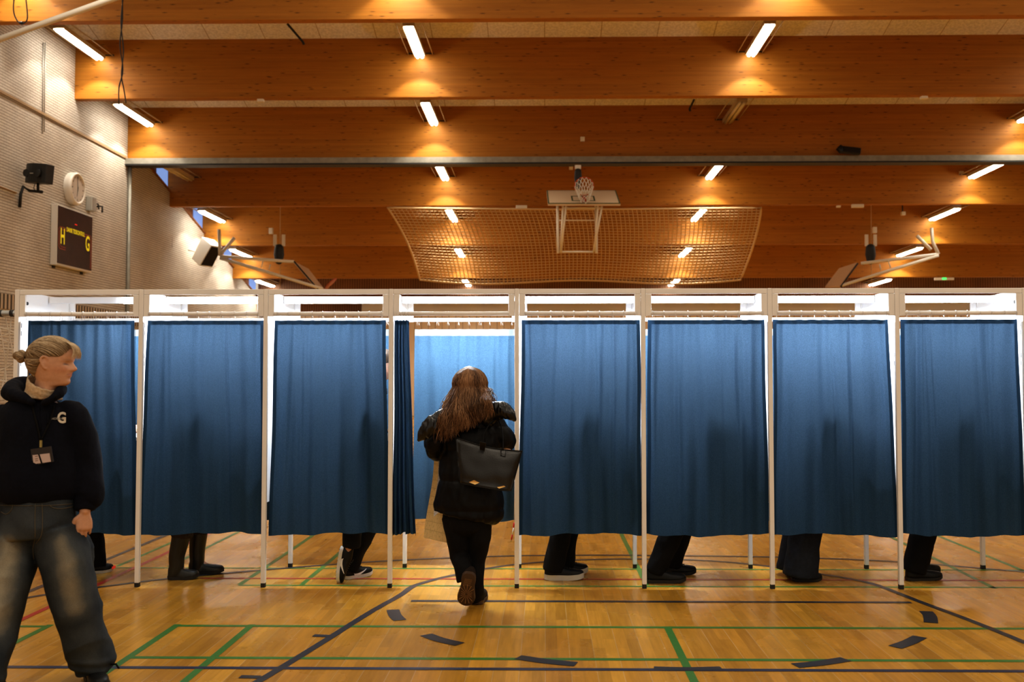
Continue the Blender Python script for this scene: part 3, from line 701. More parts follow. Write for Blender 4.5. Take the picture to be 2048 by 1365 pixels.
# white box speaker
root = thing('loudspeaker', 'white box loudspeaker with dark grille hung from the far left wall', 'loudspeaker', at(413, 505, 32.0))
ya, yb = 31.7, 32.4
def q8(front, back, m_, nm):
    bm = bmesh.new(); f_ = [bm.verts.new(p) for p in front]; b_ = [bm.verts.new(p) for p in back]
    bm.faces.new(f_); bm.faces.new(b_[::-1])
    for k in range(4): bm.faces.new((f_[k], b_[k], b_[(k+1) % 4], f_[(k+1) % 4]))
    bmesh.ops.recalc_face_normals(bm, faces=bm.faces); obj(nm, bm, m_, root, bevel=.006)
FR = [at(423, 491, ya), at(445, 495, ya+.5), at(424, 535, ya+.5), at(399, 532, ya)]
BK = [at(404, 474, ya+.15), at(428, 480, ya+.75), at(406, 523, ya+.75), at(383, 518, ya+.15)]
q8(FR, BK, mat('white_speaker_cabinet', (.9, .88, .84), .5), 'cabinet')
nn = (FR[1]-FR[0]).cross(FR[3]-FR[0]).normalized(); nn = nn if nn.y < 0 else -nn
cc = sum(FR, V())/4; G_ = [cc+(p-cc)*.9+nn*.006 for p in FR]; G2 = [p+nn*.012 for p in G_]; q8(G2, G_, M['grille'], 'grille')
bm = bmesh.new(); tube(bm, [at(396, 505, ya+.4), at(385, 502, ya+.3), V((WL+.035, ya+.3, at(385, 500, ya+.3).z))], .03, 8); obj('bracket', bm, M['white_box'], root, smooth=True)
# black projector-like box on the divider track
c = at(1698, 301, YP-.35); root = thing('loudspeaker', 'small black loudspeaker box resting against the third beam at right', 'loudspeaker', c)
MX = basis(c, V((1, 0, -.12)), V((0, 1, 0)))
bm = bmesh.new(); loft(bm, [(MX@V((-.30, 0, .06)), .10, .10), (MX@V((-.22, 0, 0)), .12, .12), (MX@V((.30, 0, 0)), .12, .12)], n=4, side=(0, .7, .7), cap='flat'); obj('cabinet', bm, M['speaker_black'], root, bevel=.01)
bm = bmesh.new(); bx(bm, -.18, .27, -.125, -.1, -.07, .07, MX); obj('grille', bm, M['grille'], root)

# ---------------------------------------------------------------- small things on the beams
def small_box(px, py, Y, w_, h_, d_, lab, cat, nm, m_, Yb=None):
    c = at(px, py, Y); bm = bmesh.new(); bx(bm, c.x-w_/2, c.x+w_/2, Y-d_, Y, c.z-h_/2, c.z+h_/2); tag(obj(nm, bm, m_, bevel=.008), lab, cat)
yb = lambda i: Y1+DY*i
small_box(1155, 40, yb(0)-.0, .16, .07, .12, 'small detector box under the topmost beam near the middle', 'detector', 'smoke_detector', M['gym_white'])
small_box(523, 203, yb(1), .16, .07, .12, 'small detector box under the second beam, left of middle', 'detector', 'smoke_detector', M['gym_white'])
small_box(1846, 197, yb(1), .16, .07, .12, 'small detector box under the second beam at right', 'detector', 'smoke_detector', M['gym_white'])
small_box(1165, 279, yb(2)-.002, .12, .13, .05, 'small square white box on the face of the third beam', 'box', 'junction_box', M['gym_white'])
small_box(1142, 334, yb(3)-.002, .12, .20, .06, 'small pale box on fourth beam just under the grey track, above the hoop', 'box', 'junction_box', M['gym_white'])
small_box(1922, 347, yb(3)-.002, .13, .12, .06, 'small pale box on the fourth beam at far right', 'box', 'junction_box', M['gym_white'])
small_box(1043, 415, yb(3)-.05, .35, .09, .12, 'flat pale sensor under the fourth beam left of the hoop', 'sensor', 'ceiling_sensor', M['gym_white'])
small_box(1714, 413, yb(3)-.05, .36, .10, .12, 'flat pale sensor with blue dot under the fourth beam at right', 'sensor', 'ceiling_sensor', M['gym_white'])
small_box(1676, 414, yb(3)-.05, .12, .06, .1, 'tiny pale sensor left of the flat sensor under the fourth beam', 'sensor', 'ceiling_sensor', M['gym_white'])
small_box(1805, 428, yb(4)-.3, .13, .12, .12, 'small pale box hanging under the fourth beam right of the sensor', 'box', 'hanging_box', M['gym_white'])
c = at(1805, 418, yb(4)-.36); bm = bmesh.new(); tube(bm, [c+V((0, 0, -.08)), c+V((0, 0, .12))], .02, 6); part(obj('cord', bm, M['dark_metal']), [o for o in bpy.data.objects if o.name.startswith('hanging_box')][0])
small_box(1748, 461, yb(4)-.3, .13, .20, .12, 'pale pulley box above the right side hoop', 'box', 'pulley_box', M['gym_white'])
small_box(543, 463, yb(4)-.3, .13, .20, .12, 'pale pulley box above the left side hoop', 'box', 'pulley_box', M['gym_white'])
root = thing('exit_sign', 'small green lit exit light under the sixth beam at right', 'exit light', at(1888, 558, yb(5)-.1))
c = at(1888, 558, yb(5)-.1); bm = bmesh.new(); bx(bm, c.x-.35, c.x+.35, c.y-.05, c.y+.05, c.z-.05, c.z+.04); obj('casing', bm, M['gym_white'], root)
bm = bmesh.new(); bx(bm, c.x-.09, c.x+.07, c.y-.06, c.y-.051, c.z-.04, c.z+.04); obj('lamp_lens', bm, mat('green_lamp', (.05, .5, .1), .4, emit=(.1, 1, .2), estr=1.2), root)
for (pa, pb, lab) in (((575, 48), (606, 84), 'dark rod hanging from the ceiling panels, upper left of middle'), ((1388, 200), (1379, 218), 'dark rod hanging from the ceiling between second and third beams')):
    Y = yb(1)-.9 if pa[1] < 100 else yb(2)-.6
    a, b = at(*pa, Y-.5), at(*pb, Y); bm = bmesh.new(); tube(bm, [a, b, b+V((.02, 0, -.06))], .03, 6); tag(obj('ceiling_rod', bm, M['dark_metal']), lab, 'rod')
for (pts, lab) in (([(244, -20), (245, 40), (240, 90), (246, 140), (238, 175), (238, 215)], 'left-hand loose cable hanging past the second beam end'), ([(248, -20), (242, 45), (247, 100), (243, 150), (248, 180), (252, 206)], 'right-hand loose cable hanging past the second beam end')):
    bm = bmesh.new(); tube(bm, [at(*p, 21.0-.6) for p in pts], .013, 5, 4); tag(obj('hanging_cable', bm, M['dark_metal'], smooth=True), lab, 'cable')
bm = bmesh.new(); tube(bm, [at(*p, 19.5) for p in ((30, -20), (27, 20), (35, 42), (48, 46), (55, 35), (52, 0), (50, -20))], .014, 5, 4)
ball(bm, at(43, 46, 19.5), (.05, .05, .03), 10); tag(obj('hanging_cable', bm, M['dark_metal'], smooth=True), 'loop of dark cable hanging at the top left corner', 'cable')
bm = bmesh.new(); a, b = at(-10, 82, 15.5), at(240, -8, 15.5); a, b = a+(a-b)*.9, b+(b-a)*.8; loft(bm, [(a, .055, .05), (b, .055, .05)], n=4, side=(0, .7, .7), cap='flat')
tag(obj('support_strut', bm, M['gym_white']), 'slanting pale metal strut crossing the upper left corner', 'strut')

# ---------------------------------------------------------------- lifted goal net
root = thing('divider_net', 'large sagging rope net hoisted under the far roof beams', 'net', at(1150, 415, 30.5))
cor = [(775, 416), (1522, 416), (840, 562), (1481, 562)]
def net_pt(u, v):
    yt = 416+3*math.sin(u*PI); ybm = 560+5*math.sin(u*PI*3)+6*math.sin(u*PI)
    xl_ = 775+(840-775)*(v**.9)+6*math.sin(v*PI); xr_ = 1522+(1481-1522)*v**1.5
    px = xl_+(xr_-xl_)*u; py = yt+(ybm-yt)*v
    return at(px, py, 30.3+4.6*v-.5*math.sin(v*PI))
for nm, NC, axis in (('vertical_cords', 84, 0), ('horizontal_cords', 26, 1)):
    bm = bmesh.new()
    for k in range(1, NC):
        t_ = k/NC; ns = 18 if axis == 0 else 40
        P = [net_pt(t_, s_/ns) if axis == 0 else net_pt(s_/ns, t_) for s_ in range(ns+1)]
        w_ = .013; d_ = V((w_, 0, 0)) if axis == 0 else V((0, .3, 1)).normalized()*w_
        e_ = V((0, -w_, 0)) if axis == 0 else V((0, -w_, 0))
        rows_ = [(bm.verts.new(p-d_), bm.verts.new(p+e_), bm.verts.new(p+d_)) for p in P]
        for a, b in zip(rows_[:-1], rows_[1:]):
            bm.faces.new((a[0], a[1], b[1], b[0])); bm.faces.new((a[1], a[2], b[2], b[1])); bm.faces.new((a[2], a[0], b[0], b[2]))
    tag(obj(nm, bm, M['net'], root), kind='stuff')
bm = bmesh.new(); border = [net_pt(0, s_/20) for s_ in range(21)]+[net_pt(s_/40, 1) for s_ in range(1, 41)]+[net_pt(1, 1-s_/20) for s_ in range(1, 21)]+[net_pt(1-s_/40, 0) for s_ in range(1, 40)]
tube(bm, border, .035, 6, closed=True); obj('border_rope', bm, M['net'], root, smooth=True)

# ---------------------------------------------------------------- basketball hoops
def center_hoop():
    root = thing('basketball_hoop', 'centre basketball hoop folded up under the beams with white backboard', 'basketball hoop', at(1167, 410, 25.2))
    Yn, Yf_ = 24.7, 25.75
    q = [at(1096, 408, Yn), at(1241, 408, Yn), at(1231, 381, Yf_), at(1093, 381, Yf_)]
    nrm = (q[1]-q[0]).cross(q[3]-q[0]).normalized()
    bm = bmesh.new(); t_ = [bm.verts.new(p) for p in q]; b_ = [bm.verts.new(p-nrm*.05) for p in q]; bm.faces.new(t_); bm.faces.new(b_[::-1])
    for k in range(4): bm.faces.new((t_[k], b_[k], b_[(k+1) % 4], t_[(k+1) % 4]))
    bmesh.ops.recalc_face_normals(bm, faces=bm.faces); obj('backboard', bm, mat('backboard_white', (.62, .48, .33), .5), root)
    ux = (q[1]-q[0]); uy = (q[3]-q[0]); o_ = q[0]+nrm*.004
    def P(u, v, h=0): return o_+ux*u+uy*v+nrm*h
    dg_ = mat('backboard_line', (.07, .09, .04), .6)
    bm = bmesh.new()
    def strip(a, b, c_, d_): bm.faces.new([bm.verts.new(P(*x)) for x in (a, b, c_, d_)])
    strip((0, 0), (1, 0), (1, .06), (0, .06)); strip((0, 0), (.018, 0), (.018, 1), (0, 1)); strip((.982, 0), (1, 0), (1, 1), (.982, 1)); strip((0, .985), (1, .985), (1, 1), (0, 1))
    obj('border_line', bm, dg_, root)
    bm = bmesh.new(); a0, a1, b0, b1 = .335, .665, .20, .57
    strip((a0, b0), (a1, b0), (a1, b0+.04), (a0, b0+.04)); strip((a0, b1-.04), (a1, b1-.04), (a1, b1), (a0, b1)); strip((a0, b0), (a0+.022, b0), (a0+.022, b1), (a0, b1)); strip((a1-.022, b0), (a1, b0), (a1, b1), (a1-.022, b1))
    obj('target_square', bm, dg_, root)
    rc = P(.5, .13, .40); rr_ = .235; nx = ux.normalized()
    orange = mat('orange_rim', (.55, .08, .02), .4)
    ringp = [rc+nx*rr_*math.cos(a)+nrm*rr_*math.sin(a) for a in [k*PI/14 for k in range(28)]]
    bm = bmesh.new(); tube(bm, ringp, .013, 6, closed=True); loft(bm, [(P(.5, .13, 0), .07, .05), (P(.5, .13, .17), .04, .02)], n=4, side=nx, cap='flat'); obj('rim', bm, orange, root, smooth=False)
    dn = V((0, -.75, -.62)).normalized()
    bm = bmesh.new()
    for k in range(14):
        a = k*2*PI/14
        for s in (-1, 1):
            pts = []
            for j in range(5):
                f_ = j/4; ang = a+s*f_*.45*2; r_ = rr_*(1-.45*f_); pts.append(rc+nx*r_*math.cos(ang)+nrm*r_*math.sin(ang)+dn*.38*f_*(1+.12*math.sin(k*3))+V((0, 0, -.10*f_*f_)))
            tube(bm, pts, .009, 4, 2)
    obj('net', bm, M['goal_net'], root)
    g = M['gym_white']; Yr = 25.6
    for pa, pb, r_ in (((1115, 411), (1116, 507), .05), ((1192, 411), (1193, 507), .05)):
        bm = bmesh.new(); loft(bm, [(at(*pa, Yr), r_, r_), (at(*pb, Yr), r_, r_)], n=4, side=(.7, .7, 0), cap='flat'); obj('hanging_leg', bm, g, root)
    for pa, pb in (((1126, 411), (1121, 505)), ((1132, 413), (1122, 505)), ((1196, 411), (1189, 503)), ((1204, 413), (1187, 503))):
        bm = bmesh.new(); tube(bm, [at(*pa, Yn+.2), at(*pb, Yr-.05)], .026, 8); obj('brace', bm, g, root, smooth=True)
    for pa, pb in (((1118, 441), (1190, 441)), ((1120, 504), (1188, 504)), ((1125, 416), (1205, 416))):
        bm = bmesh.new(); tube(bm, [at(*pa, Yr-.03), at(*pb, Yr-.03)], .02, 8); obj('crossbar', bm, g, root, smooth=True)
    c = at(1156, 352, 25.9); bm = bmesh.new(); loft(bm, [(c+V((0, 0, .12)), .09, .08), (c+V((0, 0, -.05)), .10, .08), (c+V((0, 0, -.30)), .07, .06)], n=12, cap='round'); o = obj('hoist_motor', bm, M['dark_metal'], smooth=True)
    tag(o, 'dark hoist motor hanging above the centre basketball hoop', 'motor')
    part_ = bmesh.new(); bx(part_, c.x-.08, c.x+.08, c.y-.04, c.y+.04, c.z+.18, c.z+.28); part(obj('motor_bracket', part_, M['gym_white']), o)
center_hoop()
def side_hoop(lab, hx, arms, edge, board, ups, rungs, motor, netc, Yh, Ye):
    root = thing('basketball_hoop', lab, 'basketball hoop', at(*hx, Yh)); g = M['gym_white']
    for pa, pb in arms:
        bm = bmesh.new(); tube(bm, [at(*pa, Yh), at(*pb, Ye)], .05, 8); obj('arm', bm, g, root, smooth=True)
    for u in ups:
        bm = bmesh.new(); loft(bm, [(at(*p, Yh), .055, .04) for p in u], n=4, side=(1, 0, 0), cap='flat'); obj('upright', bm, g, root)
    for pa, pb in rungs:
        bm = bmesh.new(); f = (abs(pa[0]-hx[0]))/abs(arms[1][1][0]-hx[0]); Y = Yh+(Ye-Yh)*f; tube(bm, [at(*pa, Y), at(*pb, Y)], .018, 6); obj('rung', bm, g, root)
    bm = bmesh.new(); q = [at(*p, Ye+k) for p, k in zip(board, (0, .9, .9, 0))]; n_ = (q[1]-q[0]).cross(q[3]-q[0]).normalized()
    t_ = [bm.verts.new(p) for p in q]; b_ = [bm.verts.new(p+n_*.05) for p in q]; bm.faces.new(t_); bm.faces.new(b_[::-1])
    for k in range(4): bm.faces.new((t_[k], b_[k], b_[(k+1) % 4], t_[(k+1) % 4]))
    bmesh.ops.recalc_face_normals(bm, faces=bm.faces); obj('backboard', bm, mat('side_backboard', (.55, .36, .22), .6), root)
    bm = bmesh.new(); tube(bm, [at(*edge[0], Ye-.03), at(*edge[1], Ye-.03)], .022, 6); obj('backboard_edge', bm, M['dark_metal'], root)
    if netc:
        c = at(*netc, Ye+.5); bm = bmesh.new(); ringp = [c+V((.22*math.cos(a)*.75, .2*math.sin(a), .22*math.cos(a)*.7+.02)) for a in [k*PI/10 for k in range(20)]]
        tube(bm, ringp, .014, 5, closed=True); obj('rim', bm, mat('orange_rim2', (.55, .10, .04), .5), root)
        bm = bmesh.new()
        for k in range(0, 20):
            tube(bm, [ringp[k], c+V((-.12, 0, -.12))+(ringp[(k+3) % 20]-c)*.6, c+V((-.2, 0, -.28))+(ringp[(k+5) % 20]-c)*.35], .009, 4)
        obj('net', bm, mat('pinkish_net', (.6, .3, .2), .8), root)
    c = at(*motor, 31.6); bm = bmesh.new(); loft(bm, [(c+V((0, 0, .18)), .15, .12), (c+V((0, 0, -.05)), .17, .12), (c+V((0, 0, -.26)), .12, .1)], n=12, cap='round')
    o = obj('hoist_motor', bm, M['dark_metal'], smooth=True); tag(o, 'dark hoist motor hanging above the %s basketball hoop' % ('left side' if motor[0] < 1000 else 'right side'), 'motor')
    for dx in (-8, 9):
        b2 = bmesh.new(); a = at(motor[0]+dx, motor[1]-30, 31.6); bx(b2, a.x-.05, a.x+.05, a.y-.03, a.y+.03, a.z-.25, a.z+.12); part(obj('motor_hanger', b2, M['gym_white']), o)
    b2 = bmesh.new(); a = at(motor[0]+2, 420, 31.6); tube(b2, [a+V((0, 0, 1.2)), at(motor[0]+2, 575, 31.6)], .010, 5); part(obj('pull_cord', b2, M['net']), root)
    # link to wall
side_hoop('left side basketball hoop swung up on white arms beside the white speaker', (440, 514), [((440, 513), (588, 524)), ((440, 516), (645, 578))], ((588, 523), (637, 580)), ((588, 523), (617, 538), (650, 580), (637, 580)), [[(438, 459), (440, 512)], [(469, 476), (442, 508)]], [((526, 522), (523, 535)), ((541, 529), (538, 540))], (558, 507), (662, 568), 31.0, 31.4)
side_hoop('right side basketball hoop swung up on white folded arms', (1877, 510), [((1877, 509), (1722, 527)), ((1877, 511), (1684, 571))], ((1716, 527), (1681, 574)), ((1716, 527), (1680, 539), (1652, 576), (1681, 576)), [[(1863, 456), (1865, 483), (1877, 509)], [(1834, 472), (1862, 500)]], [((1777, 522), (1781, 536)), ((1759, 529), (1762, 541))], (1741, 507), None, 31.0, 31.4)

# ---------------------------------------------------------------- handball goal at the far left
root = thing('handball_goal', 'handball goal with pale net behind the leftmost voting booth', 'goal', (-4.6, 9.2, 0))
zc = at(20, 627, 9.2).z
bm = bmesh.new(); a = V((at(40, 627, 9.2).x+.25, 9.2, zc)); b = V((a.x-3.0, 9.2, zc)); tube(bm, [a, b], .028, 10); obj('top_pipe', bm, M['steel'], root, smooth=True)
for k in range(7):
    bm = bmesh.new(); x = a.x-.10-k*.11; tube(bm, [V((x-.016, 9.2, zc)), V((x+.016, 9.2, zc))], .034, 10); obj('net_ring', bm, M['dark_metal'], root, smooth=True)
for x in (a.x, b.x):
    bm = bmesh.new(); tube(bm, [V((x, 9.2, 0)), V((x, 9.2, zc))], .035, 8); obj('post', bm, mat('goal_red_white', (.6, .1, .06), .5), root, smooth=True)
bm = bmesh.new(); rnd = random.Random(3)
def gp(u, v): return V((a.x-3.0*u, 9.23+.25*math.sin(v*PI)*(.6+.4*math.sin(u*11)), zc-.02-(zc-.1)*v))
for k in range(31):
    u = k/30+rnd.uniform(-.008, .008); tube(bm, [gp(min(1, max(0, u+.03*math.sin(v_*6+k)*(v_))), v_) for v_ in [j/14 for j in range(15)]], .0055, 4)
for k in range(1, 22):
    v = k/22; tube(bm, [gp(u_, min(1, v+.012*math.sin(u_*60+k*2)+.03*math.sin(u_*9+k))) for u_ in [j/45 for j in range(46)]], .0055, 4)
for k in range(26):
    u = k/26; tube(bm, [gp(min(1, u+.18*v_), v_*.95) for v_ in [j/10 for j in range(11)]], .0055, 4)
tag(obj('goal_net', bm, M['goal_net'], root), kind='stuff')
# pen on a cord
p = at(1026, 1060, 7.75); root = thing('pen_on_cord', 'red and white pen hanging on a thin cord beside the open booth post', 'pen', p)
bm = bmesh.new(); tp = at(1030, 905, 7.75); tube(bm, [tp, at(1029, 985, 7.75), at(1028, 1045, 7.75)], .0015, 5); obj('cord', bm, M['ring'], root)
bm = bmesh.new(); tube(bm, [at(1028, 1046, 7.75), at(1027, 1056, 7.75)], .006, 8); obj('cap', bm, mat('pen_red', (.6, .02, .02), .4), root, smooth=True)
bm = bmesh.new(); tube(bm, [at(1027, 1056, 7.75), at(1024.5, 1070, 7.75)], .005, 8); obj('barrel', bm, M['panel'], root, smooth=True)
bm = bmesh.new(); tube(bm, [at(1024.5, 1070, 7.75), at(1023, 1080, 7.75)], .0055, 8); obj('grip', bm, mat('pen_red2', (.6, .02, .02), .4), root, smooth=True)
bm = bmesh.new(); tube(bm, [at(1023, 1080, 7.75), at(1022, 1084, 7.75)], .002, 6); obj('tip', bm, M['steel'], root)
# ---------------------------------------------------------------- people : shared builders
def lerp(a, b, t): return a+(b-a)*t
def interp(tab, x):
    if x <= tab[0][0]: return tab[0][1]
    for (x0, y0), (x1, y1) in zip(tab[:-1], tab[1:]):
        if x <= x1:
            t = (x-x0)/(x1-x0); t = t*t*(3-2*t) if False else t; return y0+(y1-y0)*t
    return tab[-1][1]
FRONT = [(-.30, .02), (-.02, .20), (.0, .30), (.03, .375), (.07, .415), (.12, .42), (.165, .40), (.19, .405), (.215, .432), (.235, .436), (.25, .418), (.262, .43), (.285, .445), (.31, .425), (.34, .43), (.40, .44), (.47, .43), (.51, .425), (.56, .452), (.62, .468), (.70, .470), (.78, .445), (.86, .38), (.92, .29), (.965, .18), (1.0, .02)]
BACK = [(-.30, .22), (0, .235), (.1, .26), (.2, .31), (.3, .38), (.42, .455), (.55, .50), (.66, .505), (.77, .475), (.86, .40), (.93, .29), (.97, .18), (1.0, .02)]
WIDE = [(-.30, .20), (-.02, .205), (.03, .215), (.08, .225), (.15, .255), (.25, .285), (.35, .315), (.45, .335), (.55, .345), (.65, .345), (.75, .325), (.84, .275), (.91, .205), (.96, .13), (1.0, .02)]
FRONT_S = [(-.30, .02), (-.02, .20), (.0, .30), (.03, .36), (.07, .395), (.12, .405), (.2, .415), (.3, .425), (.4, .435), (.5, .435), (.56, .45), (.62, .465), (.70, .470), (.78, .445), (.86, .38), (.92, .29), (.965, .18), (1.0, .02)]
def head_point(u, th):
    """u height (0 chin..1 crown), th angle 0 = front ; returns f, l (lateral)"""
    cf, sl = math.cos(th), math.sin(th)
    w = interp(WIDE, u)
    r = interp(FRONT, u) if cf > 0 else interp(BACK, u)
    if cf > 0: kf = math.exp(-(sl*w/.115)**4); r = r*kf+interp(FRONT_S, u)*(1-kf)
    pw = .86 if cf > 0 else .95
    f = math.copysign(abs(cf)**pw, cf)*r; l = math.copysign(abs(sl)**.92, sl)*w
    if cf > 0:
        # narrow the front of the face
        l *= 1-.10*cf*cf
        # nose
        if .30 < u < .58:
            tip = .37; hgt = interp([(.30, 0), (.325, .045), (.345, .095), (.37, .118), (.395, .112), (.43, .080), (.48, .045), (.54, .012), (.58, 0)], u); wd = interp([(.3, .085), (.35, .085), (.39, .060), (.43, .045), (.5, .036), (.58, .035)], u)
            f += hgt*math.exp(-(l/wd)**2)
        # eye sockets, cheeks
        f -= .045*math.exp(-((abs(l)-.155)/.07)**2-((u-.485)/.045)**2)
        f += .020*math.exp(-((abs(l)-.20)/.09)**2-((u-.36)/.07)**2)
        f += .012*math.exp(-((abs(l)-.15)/.10)**2-((u-.545)/.02)**2)
    return f, l
def head_mesh(bm, MXh, nu=72, nt=80):
    rings = []
    for i in range(nu+1):
        u = -.28+1.275*(i/nu)
        rings.append([bm.verts.new(MXh @ V((*head_point(u, 2*PI*k/nt)[:1], head_point(u, 2*PI*k/nt)[1], u))) for k in range(nt)])
    for a, b in zip(rings[:-1], rings[1:]):
        for k in range(nt): bm.faces.new((a[k], a[(k+1) % nt], b[(k+1) % nt], b[k]))
    bm.faces.new(rings[0][::-1]); bm.faces.new(rings[-1])
def head_frame(O, F, L_, H):
    F = V(F).normalized(); L_ = V(L_); L_ = (L_-F*L_.dot(F)).normalized(); U = F.cross(L_)
    if U.z < 0: U = -U
    return Matrix(((F.x*H, L_.x*H, U.x*H, O[0]), (F.y*H, L_.y*H, U.y*H, O[1]), (F.z*H, L_.z*H, U.z*H, O[2]), (0, 0, 0, 1)))
def ear(bm, MXh, side, f=-.01, u=.47):
    l0 = side*.325
    pts = [(f+.02, l0, u-.12), (f-.01, l0+side*.02, u-.10), (f-.05, l0+side*.045, u-.02), (f-.075, l0+side*.06, u+.07), (f-.03, l0+side*.05, u+.135), (f+.035, l0+side*.03, u+.12), (f+.05, l0+side*.01, u+.06)]
    H = MXh.col[0].length
    loft(bm, [(MXh@V(p), .020*H*1.2) for p in pts], n=8, side=MXh.col[0].xyz, sub=3)
    loft(bm, [(MXh@V((f, l0-side*.01, u-.07)), .045*H, .03*H), (MXh@V((f-.01, l0+side*.012, u+.0)), .06*H, .025*H), (MXh@V((f-.01, l0+side*.012, u+.08)), .045*H, .02*H)], n=10, side=MXh.col[0].xyz)
def hand(bm, wrist, d, n_, L=.178, fat=1.0, curl=.5, thumb_side=1, spread=.12, wr=.026):
    """d finger direction, n_ palm-facing normal (fingers curl towards it)"""
    d = V(d).normalized(); n_ = V(n_); n_ = (n_-d*n_.dot(d)).normalized(); s = d.cross(n_)*thumb_side
    W = V(wrist)
    loft(bm, [(W-d*.02, wr, wr*.8), (W+d*.02, wr*1.05, wr*.62), (W+d*.05, .038, .015), (W+d*.088, .040, .0135)], n=14, side=s, sub=2)
    for k in range(4):
        off = (-.028, -.0095, .0095, .028)[k]; ln = (.060, .075, .080, .070)[k]*(L/.178); r = (.0070, .0080, .0084, .0080)[k]
        b = W+d*(.080 if k else .074)+s*off; a = curl*(1.0+.08*(3-k)); ang = (off/.028)*spread*.5
        dd = (d*math.cos(ang)+s*math.sin(ang)); pts = [(b-dd*.02, r*1.1)]; p = b; cur = a*.5
        for q, fr in enumerate((.45, .31, .24)):
            di = dd*math.cos(cur)+n_*math.sin(cur); pts.append((p, r*(1.08-.06*q))); p = p+di*ln*fr; cur += a*.95
        pts.append((p, r*.82)); loft(bm, pts, n=10, side=s, sub=2)
    b = W+d*.022+s*.024; loft(bm, [(b-s*.01, .013), (b+d*.022+s*.018+n_*.006, .0125), (b+d*.052+s*.026+n_*.018, .0098), (b+d*.074+s*.024+n_*.030, .0080)], n=10, side=n_, sub=2)
def body_mesh(J, vox, sm=2):
    bm = bmesh.new(); hf = J['head']; H = hf.col[0].length
    head_mesh(bm, hf); ear(bm, hf, 1); ear(bm, hf, -1)
    S = J['side']
    base = hf@V((-.05, 0, .12)); nk = J['neck']
    loft(bm, [(nk-(base-nk).normalized()*.05, .060), (nk, .052), (base, .052)], n=16, side=S)
    ch, pe = J['chest'], J['pelvis']
    loft(bm, [(pe, .135, .09), (lerp(pe, ch, .35), .115, .085), (ch, .135, .095), (lerp(ch, nk, .55), .13, .075), (lerp(ch, nk, .9), .07, .055)], n=20, side=S, sub=3)
    for k in 'LR':
        sh, el, wr = J['sh'+k], J['el'+k], J['wr'+k]
        loft(bm, [(lerp(sh, ch, .25), .05), (sh, .048), (lerp(sh, el, .5), .042), (el, .036), (lerp(el, wr, .35), .036), (wr, .025)], n=14, side=S, sub=2)
        hd = J.get('hd'+k) or (wr-el).normalized(); hn = J.get('hn'+k) or V((0, 0, -1))
        hand(bm, wr, hd, hn, curl=J.get('curl'+k, .5), thumb_side=J.get('ts'+k, 1))
        hp, kn, an = J['hip'+k], J['kn'+k], J['an'+k]
        loft(bm, [(lerp(hp, pe, .3), .08), (hp, .082), (lerp(hp, kn, .5), .068), (kn, .050), (lerp(kn, an, .35), .050), (an, .034)], n=16, side=S, sub=2)
        ft = J.get('ft'+k)
        if ft is not None: loft(bm, [(an, .032), (lerp(an, ft, .3), .028, .026), (lerp(an, ft, .75), .028, .014), (ft, .02, .010)], n=12, side=S)
    return remesh(bm, vox, sm, .5)
def skin_mat(name, col, lip=True):
    m = mat(name, col, .5, spec=.35); t = NT(m)
    at_ = t.n('ShaderNodeAttribute', attribute_name='paint'); nz = t.n('ShaderNodeTexNoise', i_Scale=60.0, i_Detail=4.0); c = t.coord(); t.l(c, nz.inputs[0])
    r = t.ramp(nz.outputs[0], [(.3, (.93,)*3), (.7, (1.05,)*3)])
    sp = t.n('ShaderNodeSeparateColor'); t.l(at_.outputs['Color'], sp.inputs[0])
    c1 = t.mix(col, (col[0]*.92, col[1]*.60, col[2]*.55), sp.outputs[0]); c2 = t.mix(c1, (.02, .012, .01), sp.outputs[1])
    t.l(t.mix(c2, r, 1.0, 'MULTIPLY'), t.b.inputs['Base Color'])
    t.b.inputs['Subsurface Weight'].default_value = .06; t.b.inputs['Subsurface Radius'].default_value = (.02, .008, .005)
    return m
def paint_face(o, hf, k_lip=1.0):
    me = o.data; at_ = me.color_attributes.new('paint', 'FLOAT_COLOR', 'POINT'); inv = hf.inverted()
    for i, v in enumerate(me.vertices):
        p = inv @ v.co; f, l, u = p; a = b = 0.0
        if f > .05 and 0 < u < 1 and abs(l) < .5:
            if f > .33 and .205 < u < .30: a = max(a, .75*k_lip*math.exp(-(l/.11)**4)*(1 if .215 < u < .292 else .4))
            if f > .36 and abs(u-.252) < .008 and abs(l) < .13: b = max(b, .30)
            a = max(a, .38*math.exp(-((abs(l)-.22)/.09)**2-((u-.36)/.08)**2))
            a = max(a, .30*math.exp(-((l)/.07)**2-((u-.36)/.05)**2)*(f > .5))
            if f > .27: b = max(b, .80*math.exp(-((abs(l)-.165)/.06)**4-((u-.470+.35*(abs(l)-.165)**2*4)/.017)**2))
            if f > .30: b = max(b, .30*math.exp(-((abs(l)-.165)/.085)**4-((u-.565)/.02)**2))
        at_.data[i].color = (min(1, a), min(1, b), 0, 1)
M['skin'] = skin_mat('fair_skin', (.58, .335, .225)); 
def hair_mat(name, stops):
    m = mat(name, stops[1], .55, spec=.2); t = NT(m); a = t.n('ShaderNodeAttribute', attribute_name='tint')
    t.l(t.ramp(a.outputs['Fac'], [(0, stops[0]), (.5, stops[1]), (1, stops[2])]), t.b.inputs['Base Color']); return m
